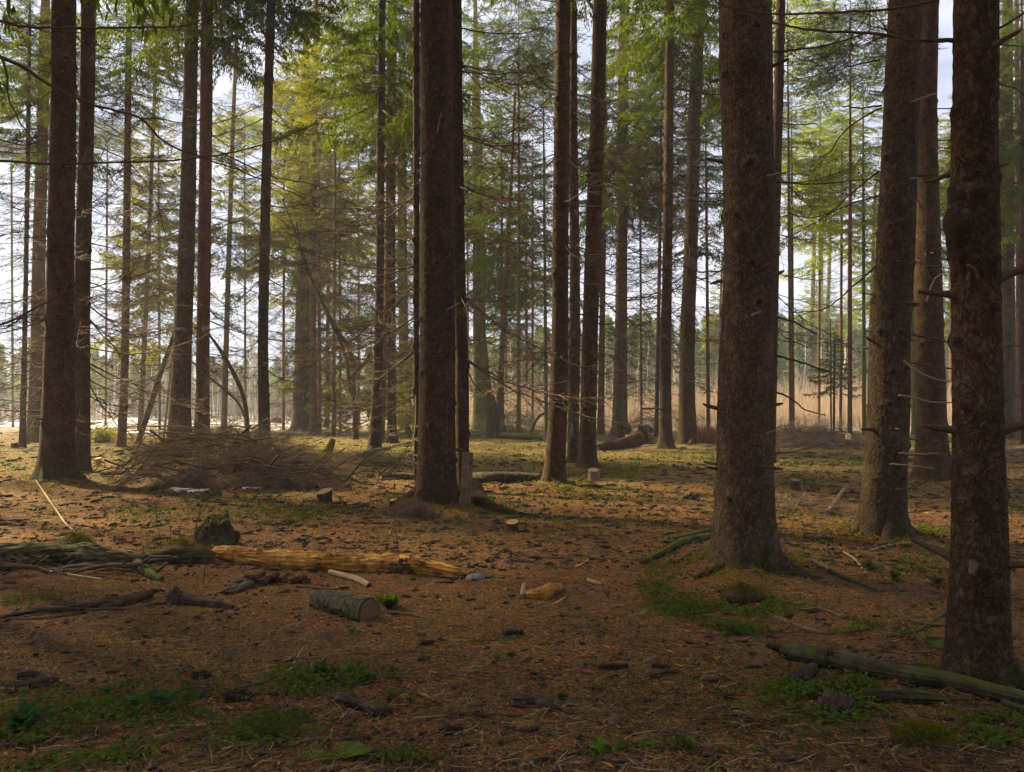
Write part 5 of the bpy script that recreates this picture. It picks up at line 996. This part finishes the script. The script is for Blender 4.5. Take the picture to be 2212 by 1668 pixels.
# ------------------------------------------------------------------ plants
def leafdisk(mb, c, rad, nrm, r, n=7, m=0, notch=False):
    nrm = nrm/np.linalg.norm(nrm); a = np.cross(nrm, [0, 1, .1]); a /= np.linalg.norm(a); b_ = np.cross(nrm, a); th = np.linspace(0, 2*math.pi, n, endpoint=False)+r.uniform(0, 6)
    rr = rad*(1+.12*r.randn(n)); V = c+(a*np.cos(th)[:, None]+b_*np.sin(th)[:, None])*rr[:, None]+nrm*(.18*rad*np.cos(2*th))[:, None]
    V = np.vstack([V, c+nrm*rad*.1]); i = np.arange(n); mb.add(V, np.stack([i, (i+1) % n, np.full(n, n)], -1), None, m)
def plant_round(seed, n, R0, H, lr):
    r = rng(seed); mb = MB()
    for j in range(n):
        az = r.uniform(0, 6.28); rr = R0*r.uniform(.1, 1); h = H*r.uniform(.5, 1); c = np.array([rr*math.cos(az), rr*math.sin(az), h])
        tube(mb, np.array([[0, 0, 0], c*[.5, .5, .75], c]), [.0016, .0013, .001], 3, cap=False, m=1); leafdisk(mb, c, lr*r.uniform(.6, 1.15), np.array([r.randn()*.35, r.randn()*.35-.25, 1]), r, 10)
    return mb
def plant_fern(seed, n, L_):
    r = rng(seed); mb = MB()
    for j in range(n):
        az = r.uniform(0, 6.28); t = np.linspace(0, 1, 13); P = np.stack([t*L_, 0*t, L_*(.55*t-.5*t*t)+.01], -1) @ rotm(az, 0).T; tube(mb, P, .002*(1-.8*t), 3, cap=False, m=1)
        T_ = P[1:]-P[:-1]; T_ /= np.linalg.norm(T_, axis=1)[:, None]; S_ = np.cross(T_, [0, 0, 1.]); S_ /= np.linalg.norm(S_, axis=1)[:, None]
        for k in range(1, 12):
            ln = L_*.32*math.sin(math.pi*min(1, (k/12)*.85+.15))
            for sg in (-1, 1):
                dr = (S_[k]*sg+T_[k]*.45+[0, 0, -.12]); m_ = 4
                for q in range(m_):
                    c = P[k]+dr*ln*(q/m_); diamonds(mb, c[None], (dr*ln*.38+T_[k]*.004)[None], (T_[k]*ln*.13*(1-q*.15))[None])
    return mb
def plant_leafy(seed, n, H, lw):
    r = rng(seed); mb = MB()
    for j in range(n):
        az = r.uniform(0, 6.28); h = H*r.uniform(.4, 1); q = np.array([0, 0, h*.5])+r.randn(3)*[.3*H, .3*H, 0]; d = np.array([math.cos(az), math.sin(az), r.uniform(.1, 1.0)])*lw*r.uniform(1.2, 2.4)
        W_ = np.cross(d, [0, 0, 1.]); W_ /= np.linalg.norm(W_); W_ *= lw*.5
        V = np.array([q, q+d*.3+W_, q+d*.7+W_*.8+[0, 0, -.1*lw], q+d, q+d*.7-W_*.8+[0, 0, -.1*lw], q+d*.3-W_, q+d*.5+[0, 0, -.12*lw]]); mb.add(V, np.array([[0, 1, 6], [1, 2, 6], [2, 3, 6], [3, 4, 6], [4, 5, 6], [5, 0, 6]]))
        tube(mb, np.array([[q[0]*.3, q[1]*.3, 0], q]), [.0015, .001], 3, cap=False, m=1)
    return mb
PR = [plant_round(800+i, 9, .07, .06, .018).mesh('round_leaved_plant', [M['sorrel'], M['twig']]) for i in range(3)]
PRD = plant_round(810, 8, .10, .07, .028).mesh('round_leaved_plant', [M['leaf_dark'], M['twig']])
PF = [plant_fern(820+i, 6, .15).mesh('fern', [M[['sorrel', 'leaf_dark', 'lush'][i]], M['twig']]) for i in range(3)]
PL = [plant_leafy(830+i, 40, .07, .017).mesh('leafy_plant', [M[['lush', 'leaf_dark', 'sorrel'][i]], M['twig']]) for i in range(3)]
def plant(name, me, x, y, s, label, cat='plant'):
    p = G(x, y); o = link(name, me); o.location = tuple(p); o.scale = (s, s, s); o.rotation_euler.z = R.uniform(0, 6.28); tag(o, label, cat)
for a in [('leafy_plant', plant_leafy(840, 90, .12, .03).mesh('leafy_plant', [M['lush'], M['twig']]), 842, 1310, 1.0, 'lush light green crinkled plant beside the sawn log'),
          ('round_leaved_plant', plant_round(841, 6, .06, .05, .028).mesh('round_leaved_plant', [M['lush'], M['twig']]), 1304, 1645, 1.0, 'bright yellow-green round leaves at the bottom right of centre'),
          ('round_leaved_plant', PR[1], 1352, 1643, .8, 'small dull round leaves right of the bright ones'), ('fern', PF[2], 728, 1660, 1.1, 'fern fronds cut by the bottom edge left of centre', 'fern'),
          ('fern', PF[0], 208, 1526, .9, 'fern in the lower left leaf patch', 'fern'), ('fern', PF[1], 322, 1508, .9, 'fern with serrated fronds above the round dark leaves', 'fern'), ('fern', PF[1], 600, 1572, 1.0, 'dark fern left of the rotten log fragment', 'fern'),
          ('fern', PF[0], 545, 1585, .8, 'lower fern in the dark green clump near the bottom', 'fern'), ('fern', PF[2], 1845, 1358, 1.1, 'bright fern above the long mossy log', 'fern'), ('fern', PF[2], 2000, 1388, 1.4, 'broad fern at the left foot of the burl-covered trunk', 'fern'),
          ('fern', PF[0], 110, 1300, .8, 'bright low fern above the split plank', 'fern'), ('fern', PF[0], 20, 1306, .6, 'little fern at the left edge above the split plank', 'fern'), ('fern', PF[1], 2048, 1392, 1.0, 'darker fern touching the burl-covered trunk', 'fern'),
          ('round_leaved_plant', PRD, 365, 1545, 1.4, 'large dark round leaves at lower left'), ('round_leaved_plant', PRD, 300, 1540, 1.0, 'round leaves left of the large dark ones'), ('round_leaved_plant', PRD, 240, 1500, .9, 'round leaves above the lower left fern'),
          ('leafy_plant', PL[1], 700, 1470, 1.3, 'spreading leafy clump left of bottom centre'), ('leafy_plant', PL[2], 790, 1480, 1.1, 'grassy leafy tuft right of the spreading clump'), ('round_leaved_plant', PR[0], 840, 1525, 1.2, 'round leaves right of the black log fragment'),
          ('round_leaved_plant', PR[2], 885, 1530, 1.0, 'small round leaves farther right of the black log fragment'), ('leafy_plant', PL[0], 360, 1128, 1.2, 'fresh light green seedling leaves on a thin stem'), ('leafy_plant', PL[0], 290, 1130, 1.0, 'seedling with fresh leaves left of the light green one'),
          ('leafy_plant', PL[0], 862, 1085, 1.6, 'bright sapling leaves at the left foot of the central trunk'), ('leafy_plant', PL[0], 1520, 1112, 1.2, 'bright seedling left of the largest trunk'), ('leafy_plant', PL[0], 984, 1195, .6, 'single green leaf behind the yellow log'), ('leafy_plant', PL[0], 892, 1248, .6, 'little leaf rosette in front of the yellow log'),
          ('leafy_plant', PL[2], 760, 1228, .8, 'grass tuft in front of the yellow log'), ('leafy_plant', PL[1], 1880, 1235, 1.5, 'grey-green leafy clump above the long thin bough'), ('leafy_plant', PL[1], 1935, 1255, 1.5, 'dark leafy clump in the right middle ground'), ('leafy_plant', PL[1], 2020, 1262, 1.4, 'dark leafy clump near the burl-covered trunk'),
          ('leafy_plant', PL[0], 1475, 1455, .01, 'tiny seedling'), ('round_leaved_plant', PR[0], 488, 1430, .6, 'single bright seedling left of the curved stick'), ('round_leaved_plant', PR[1], 1297, 1495, .6, 'small seedling above the bright round leaves'),
          ('leafy_plant', PL[2], 760, 1370, .6, 'small two-leaved seedling below the sawn log'), ('leafy_plant', PL[2], 1103, 1428, .6, 'pale grass sprout above the small cone'), ('leafy_plant', PL[1], 40, 1580, 2.0, 'blurry dark green bush at the lower left edge'), ('leafy_plant', PL[1], 1210, 1520, .7, 'sprig beside the charred chunk'),
          ('leafy_plant', PL[2], 1470, 1640, 1.0, 'leafy sprig at the bottom right of centre'), ('leafy_plant', PL[0], 1755, 1355, .6, 'sprout beside the knobbly stick end')]:
    if a[3] == 1455: continue
    plant(*a[:4], a[4], a[5], *(a[6:]))
def sprig(x, y, s, label, az=0):
    mb = MB(); mb.merge(FOLB[2], np.eye(3)); p = G(x, y); o = link('spruce_sprig', mb.compact().mesh('spruce_sprig', [M['needle_b'], M['twig']], False)); o.location = (p[0], p[1], p[2]+.05*s); o.rotation_euler = (1.2, -.2, az); o.scale = (s, s, s*.8); tag(o, label, 'sprig')
sprig(450, 1622, .38, 'dark fallen spruce sprig at the bottom left'); sprig(1890, 1405, .4, 'green fallen spruce sprig behind the long mossy log', .1); sprig(790, 1090, .5, 'fallen green sprig in the grass right of the slanted stump', .4)
sprig(560, 1140, .6, 'green fallen bough behind the mossy stump', .2); sprig(1740, 1170, .4, 'green sprig at the right foot of the largest trunk', 0); sprig(230, 1375, .3, 'small green sprig in the left foreground', .3); sprig(520, 1050, .5, 'green sprig at the front of the great brush heap', .5)
def seedling(pts, label):
    mb = MB(); P = np.array([at(x, y, dist(pts[0][1])) for x, y in pts]); b_ = P[0].copy(); P -= b_; P = smooth_path(P, .03); tube(mb, P, np.linspace(.0045, .002, len(P)), 5, cap=False)
    r = rng(int(pts[0][0]))
    for k in range(4):
        i = r.randint(len(P)//3, len(P)); tube(mb, np.array([P[i], P[i]+r.randn(3)*.05+[0, 0, .06]]), [.002, .001], 3, cap=False)
    tag(link('bare_seedling', mb.mesh('bare_seedling', M['twig']), None, tuple(b_)), label, 'seedling')
seedling([(350, 1205), (345, 1160), (337, 1110), (337, 1070)], 'thin bare seedling stem left of the mossy stump'); seedling([(368, 1190), (368, 1140), (358, 1125)], 'short seedling stem under fresh leaves')
seedling([(402, 1245), (415, 1190), (425, 1130), (440, 1070), (452, 1010)], 'long dark whip rising through the mossy log piece'); seedling([(440, 1262), (442, 1190), (425, 1130), (455, 1080), (468, 1058)], 'pale crooked whip in front of the mossy stump')
seedling([(866, 1238), (860, 1190), (853, 1130), (852, 1060), (850, 980)], 'straight bare seedling behind the yellow log'); seedling([(1762, 1350), (1762, 1320), (1765, 1285)], 'pale upright twig right of the knobbly stick')

# ------------------------------------------------------------------ litter, ground cover
def scatter_px(n, x0, x1, y0, y1, r, pw=1.0):
    return Gv(r.uniform(x0, x1, n), y0+(y1-y0)*r.rand(n)**pw)
r = rng(9001)
P = scatter_px(260000, -150, 2360, 1010, 1730, r, .85); n = len(P); sz = np.clip(P[:, 1]/6.5, .75, 2.6)[:, None]
a = r.uniform(0, 6.28, n); D = np.stack([np.cos(a), np.sin(a), r.randn(n)*.22], -1)*r.uniform(.009, .024, (n, 1))*sz; Wv = np.stack([-np.sin(a), np.cos(a), r.randn(n)*.4], -1)*r.uniform(.0008, .0018, (n, 1))*sz
P[:, 2] += .002+r.rand(n)*.008; mb = MB(); diamonds(mb, P, D, Wv); tag(obj('needle_litter', mb, M['litter'], smooth=False), 'fallen brown spruce needles strewn over the forest floor', 'needle litter', None, 'stuff')
P = scatter_px(14000, -150, 2360, 990, 1730, r, .9); n = len(P); a = r.uniform(0, 6.28, n); sz = np.clip(P[:, 1]/6, .8, 2)[:, None]
D = np.stack([np.cos(a), np.sin(a), r.randn(n)*.2], -1)*r.uniform(.010, .045, (n, 1))*sz; Wv = np.stack([-np.sin(a), np.cos(a), r.randn(n)*.3], -1)*r.uniform(.003, .011, (n, 1))*sz; P[:, 2] += .006
mb = MB(); diamonds(mb, P, D, Wv); tag(obj('bark_flakes', mb, M['flake'], smooth=False), 'reddish bark flakes and dead leaves scattered on the floor', 'bark flakes', None, 'stuff')
P = scatter_px(6500, -200, 2400, 925, 1730, r, 1.0); mb = MB()
for p in P:
    a = r.uniform(0, 3.14); ln = r.uniform(.04, .28)*min(2.5, max(.8, p[1]/8)); q = np.array([[math.cos(a)*s*ln, math.sin(a)*s*ln, .006+.03*ln*(1-4*s*s)+r.uniform(0, .012)] for s in (-.5, -.15, .2, .5)]); q[:, :2] += r.randn(4, 2)*ln*.05
    rr_ = r.uniform(.0015, .0042)*min(2.2, max(.8, p[1]/8)); tube(mb, q+p, [rr_, rr_, rr_*.8, rr_*.5], 3, cap=False)
tag(obj('twig_litter', mb.compact(), M['twig']), 'small broken twigs strewn over the forest floor', 'twig litter', None, 'stuff')
r = rng(33); P = scatter_px(2200, -200, 2400, 960, 1730, r, .9); mb = MB()
for p in P:
    a = r.uniform(0, 3.14); ln = r.uniform(.06, .22)*min(2, max(.8, p[1]/9)); q = np.array([[math.cos(a)*s*ln, math.sin(a)*s*ln, .01+r.uniform(0, .015)] for s in (-.5, 0, .5)]); q[1, :2] += r.randn(2)*ln*.1; rr_ = r.uniform(.001, .003)*min(2, max(.8, p[1]/8)); tube(mb, q+p, [rr_, rr_, rr_*.6], 3, cap=False)
tag(obj('pale_twig_litter', mb.compact(), M['twig_pale']), 'pale dry twigs and straws lying on the floor', 'twig litter', None, 'stuff')
# wood sorrel and other ground cover: patches in the places the photograph has them
def cover(name, patches, matn, label, seed, lr=(.006, .013), h=.045):
    r = rng(seed); C = []
    for (x, y, rx, ry, n) in patches:
        q = r.randn(int(n*1.7), 2)*[rx*.62, ry*.62]; C.append(Gv(x+q[:, 0], np.clip(y+q[:, 1], 905, 1760)))
    C = np.concatenate(C); C = C[fbm(C*np.array([4, 4, 0]), seed, 2) > -.35]; n = len(C); C[:, 2] += r.uniform(.004, h, n); k = 6; sc = np.clip(C[:, 1]/6, .9, 3.0)
    nrm = np.stack([r.randn(n)*.5, r.randn(n)*.5-.2, np.ones(n)], -1); nrm /= np.linalg.norm(nrm, axis=1)[:, None]; A = np.cross(nrm, [0, 1., .05]); A /= np.linalg.norm(A, axis=1)[:, None]; B_ = np.cross(nrm, A)
    th = np.linspace(0, 2*math.pi, k, endpoint=False); rad = (r.uniform(lr[0], lr[1], n)*sc)[:, None, None]*(1+.25*r.randn(n, k)[..., None]*.6)
    V = (C[:, None]+(A[:, None]*np.cos(th)[None, :, None]+B_[:, None]*np.sin(th)[None, :, None])*rad).reshape(-1, 3)
    mb = MB(); i = np.arange(n)[:, None]*k; mb.add(V, np.concatenate([i+np.array([0, 1, 2, 3]), i+np.array([0, 3, 4, 5])])); tag(obj(name, mb, M[matn], smooth=False), label, 'ground cover', None, 'stuff')
cover('wood_sorrel', [(1490, 1315, 60, 26, 900), (1420, 1270, 40, 50, 500), (1640, 1312, 70, 16, 500), (1580, 1362, 60, 14, 550), (1850, 1345, 60, 14, 200), (1720, 1500, 70, 18, 500), (1800, 1530, 90, 40, 900), (1860, 1490, 110, 14, 400), (2150, 1580, 70, 34, 600),
    (120, 1560, 160, 60, 900), (330, 1530, 120, 40, 500), (80, 1630, 120, 40, 500), (230, 1640, 120, 30, 300), (560, 1600, 120, 40, 400), (660, 1480, 70, 30, 500), (780, 1470, 50, 20, 400), (400, 1480, 160, 40, 260), (60, 1300, 70, 12, 200), (870, 1650, 60, 14, 120), (950, 1300, 300, 200, 120), (1500, 1560, 400, 120, 260), (1370, 1640, 100, 20, 80),
    (1350, 1130, 200, 30, 160), (1960, 1220, 120, 40, 400), (2180, 1080, 60, 40, 240), (1700, 1130, 60, 60, 260)], 'sorrel', 'low wood sorrel and small green leaves in loose patches', 51)
cover('mixed_undergrowth', [(560, 1100, 260, 30, 900), (620, 1120, 120, 20, 300), (1000, 1080, 120, 40, 500), (1060, 1100, 70, 18, 200), (330, 1115, 120, 20, 300), (130, 1150, 200, 40, 240), (900, 1165, 200, 24, 200), (1380, 1080, 160, 20, 200), (1280, 1070, 100, 20, 200), (1880, 1000, 60, 8, 200), (1740, 1000, 60, 10, 200), (1550, 990, 60, 8, 200), (2030, 1150, 60, 12, 200),
    (1380, 1000, 120, 14, 400), (1100, 985, 90, 24, 500), (780, 1000, 80, 30, 400), (1150, 1150, 400, 40, 200), (1460, 985, 100, 10, 240), (1720, 1040, 60, 20, 200)], 'sorrel', 'green seedlings and grasses over the middle ground', 52, (.005, .011), .06)
cover('scattered_seedlings', [(400, 1120, 600, 90, 1100), (1300, 1090, 700, 90, 1000), (1900, 1180, 400, 130, 1100), (1100, 1350, 1300, 300, 900), (250, 1520, 400, 130, 700), (1800, 1450, 500, 200, 700), (1500, 1240, 160, 60, 300), (700, 1060, 500, 60, 900)], 'sorrel', 'tiny green seedlings dotted through the litter', 57, (.004, .009), .03)
cover('bright_weeds', [(680, 965, 160, 20, 500), (250, 985, 200, 20, 500), (860, 975, 120, 20, 400), (1120, 965, 90, 14, 300), (80, 1010, 120, 20, 300), (1290, 950, 60, 10, 160), (1890, 1000, 60, 6, 120), (1540, 988, 40, 6, 80), (640, 960, 300, 20, 300)], 'lush', 'sunlit yellow-green weeds near the edge of the clearing', 53, (.005, .01), .07)
# moss film / short grass as blades
r = rng(88); P = scatter_px(110000, -300, 2500, 905, 1600, r, 1.5); k = fbm(P*np.array([.9, .9, 0]), 41, 4) + np.clip((P[:, 1]-9)*.02, -.15, .3) > -.02 + r.randn(len(P))*.12; P = P[k]; n = len(P)
h = r.uniform(.012, .035, (n, 1))*np.clip(P[:, 1:2]/9, .8, 3); D = np.stack([r.randn(n)*.6, r.randn(n)*.6, np.ones(n)], -1)*h; Wv = np.cross(D, r.randn(n, 3)); Wv /= np.linalg.norm(Wv, axis=1)[:, None]; Wv *= h*.09
mb = MB(); diamonds(mb, P, D, Wv); tag(obj('moss_and_grass', mb, M['moss'], smooth=False), 'thin moss and short grass greening the floor toward the clearing', 'moss', None, 'stuff')
# sawn-branch slash, straw and sticks near the sunny edge
r = rng(99); P = scatter_px(1500, -300, 2500, 905, 985, r, .8); mb = MB()
for p in P:
    a = r.uniform(0, 3.14); ln = r.uniform(.2, .9); q = np.array([[math.cos(a)*s*ln, math.sin(a)*s*ln, .02+.12*ln*(.5+s)*r.rand()] for s in (-.5, 0, .5)]); tube(mb, q+p, [.012, .009, .005], 3, cap=False)
tag(obj('slash_litter', mb.compact(), M['twig_pale']), 'light dry slash and sticks along the clearing edge', 'twig litter', None, 'stuff')
# far small things at the clearing
blob('bush', 'small green juniper bush by the snow behind the slim spruce', 'bush', 222, 960, 34, 22, 'root_soil', 111, 1, (20, 10), .3, 5, tufts=10)
b = G(222, 960); mb = MB(); r = rng(5); n = 1500; C = r.randn(n, 3)*[.35, .35, .22]+[0, 0, .3]; D = r.randn(n, 3)*.09+[0, 0, .05]; Wv = r.randn(n, 3)*.012; diamonds(mb, C, D, Wv); o = link('foliage', mb.mesh('foliage', M['needle_a'], False), bpy.data.objects['bush'])
blob('straw_heap', 'orange-red mound seen across the clearing beside the old flared spruce', 'heap', 596, 917, 26, 16, 'rotten_red', 112, .8, (18, 8), .2, 4)

# small clods, chips and broken wood: countless
r = rng(404); P = scatter_px(2600, -200, 2400, 985, 1740, r, .9); mb = MB()
for p in P:
    a = r.uniform(0, 3.14); s = r.uniform(.006, .022)*min(2.2, max(.8, p[1]/7)); ln = s*r.uniform(1.5, 6); q = np.array([[math.cos(a)*t*ln, math.sin(a)*t*ln, s*.35] for t in (-.5, -.25, .1, .4, .5)])+r.randn(5, 3)*s*.25
    tube(mb, q+p, np.array([.3, .9, 1, .8, .2])*s*.75, 6, rough=.5, rfreq=60, seed=int(p[0]*100) % 97)
tag(obj('wood_crumbs', mb.compact(), M['dark_wood'], smooth=False), 'dark crumbs of rotten wood and bark dotted over the floor', 'wood crumbs', None, 'stuff')
r = rng(405); P = scatter_px(1500, -200, 2400, 1000, 1740, r, .9); mb = MB()
for p in P:
    a = r.uniform(0, 3.14); s = r.uniform(.003, .010)*min(2.2, max(.8, p[1]/7)); ln = s*r.uniform(3, 12); q = np.array([[math.cos(a)*t*ln, math.sin(a)*t*ln, s*.6+.004] for t in (-.5, -.2, .2, .5)])+r.randn(4, 3)*s*.25
    tube(mb, q+p, np.array([.4, 1, .9, .2])*s*.8, 5, rough=.4, rfreq=60, seed=3)
tag(obj('wood_splinters', mb.compact(), M['rotten_yellow'], smooth=False), 'ochre wood splinters dotted over the floor', 'wood splinters', None, 'stuff')

r = rng(606); P = scatter_px(70000, -300, 2500, 925, 1200, r, .8); n = len(P); a = r.uniform(0, 6.28, n); sz = np.clip(P[:, 1]/12, .7, 3)[:, None]
D = np.stack([np.cos(a), np.sin(a), r.uniform(-.1, .5, n)], -1)*r.uniform(.02, .07, (n, 1))*sz; Wv = np.stack([-np.sin(a), np.cos(a), r.randn(n)*.5], -1)*r.uniform(.0015, .004, (n, 1))*sz
mb = MB(); diamonds(mb, P+[0, 0, .004], D, Wv); tag(obj('straw_litter', mb, M['litter'], smooth=False), 'straw and brown needles matted over the middle ground', 'straw litter', None, 'stuff')
r = rng(607); P = scatter_px(5200, -250, 2450, 930, 1230, r, .8); mb = MB()
for p in P:
    a = r.uniform(0, 3.14); s = r.uniform(.008, .03)*min(2.6, max(.8, p[1]/10)); ln = s*r.uniform(2, 9); q = np.array([[math.cos(a)*t*ln, math.sin(a)*t*ln, s*.4] for t in (-.5, -.1, .3, .5)])+r.randn(4, 3)*s*.3
    tube(mb, q+p, np.array([.3, 1, .8, .2])*s*.6, 4, cap=False)
tag(obj('bark_crumbs', mb.compact(), M['dark_wood'], smooth=False), 'dark bark crumbs and short sticks over the middle ground', 'bark crumbs', None, 'stuff')

# needles and scraps banked against the feet of the nearer trunks
r = rng(808); mb = MB()
for key, (rt, pa, ra, dd) in TREES.items():
    if dd > 21 or key.startswith('bg'): continue
    n = 900; a = r.uniform(0, 6.28, n); R0 = ra[0]; q = 1+r.gamma(1.4, .28, n); X = rt.location.x+np.cos(a)*R0*q; Y = rt.location.y+np.sin(a)*R0*q
    P = np.stack([X, Y, gz(X, Y)+.06*np.exp(-(q-1)*4)*r.rand(n)+.004], -1); th_ = r.uniform(0, 6.28, n); sz = np.clip(dd/7, .9, 2.4)
    D = np.stack([np.cos(th_), np.sin(th_), r.randn(n)*.35], -1)*r.uniform(.012, .035, (n, 1))*sz; Wv = np.stack([-np.sin(th_), np.cos(th_), r.randn(n)*.4], -1)*r.uniform(.001, .004, (n, 1))*sz; diamonds(mb, P, D, Wv)
tag(obj('banked_litter', mb.compact(), M['litter'], smooth=False), 'brown needles banked up against the feet of the nearer trunks', 'needle litter', None, 'stuff')
cover('trunk_foot_moss', [(x, y, w_, 14, 700) for x, y, w_ in [(1530, 1225, 60), (1690, 1225, 70), (1850, 1150, 50), (1975, 1155, 50), (905, 1095, 50), (1180, 1050, 60), (1240, 1052, 40), (100, 1046, 70), (2060, 1462, 60), (1280, 1016, 60), (1350, 1020, 60), (1610, 1262, 110)]], 'moss', 'olive moss and tiny plants creeping round the feet of the trunks', 58, (.003, .008), .05)

hz = MB(); x0, x1, y0_, y1, z0_, z1 = -420, 420, -30, 190, -1.5, 42
Vh = np.array([[x, y, z] for z in (z0_, z1) for y in (y0_, y1) for x in (x0, x1)]); hz.add(Vh, np.array([[0, 2, 3, 1], [4, 5, 7, 6], [0, 1, 5, 4], [2, 6, 7, 3], [0, 4, 6, 2], [1, 3, 7, 5]]))
hm = bpy.data.materials.new('haze'); hm.use_nodes = True; ht = hm.node_tree; ht.nodes.clear(); ho = ht.nodes.new('ShaderNodeOutputMaterial'); hv = ht.nodes.new('ShaderNodeVolumePrincipled')
hv.inputs['Color'].default_value = (.88, .93, 1.0, 1); hv.inputs['Density'].default_value = .0011; hv.inputs['Anisotropy'].default_value = .2; ht.links.new(hv.outputs[0], ho.inputs['Volume'])
tag(obj('haze', hz, hm, smooth=False), 'thin pale haze hanging between the trees', 'haze', None, 'stuff')
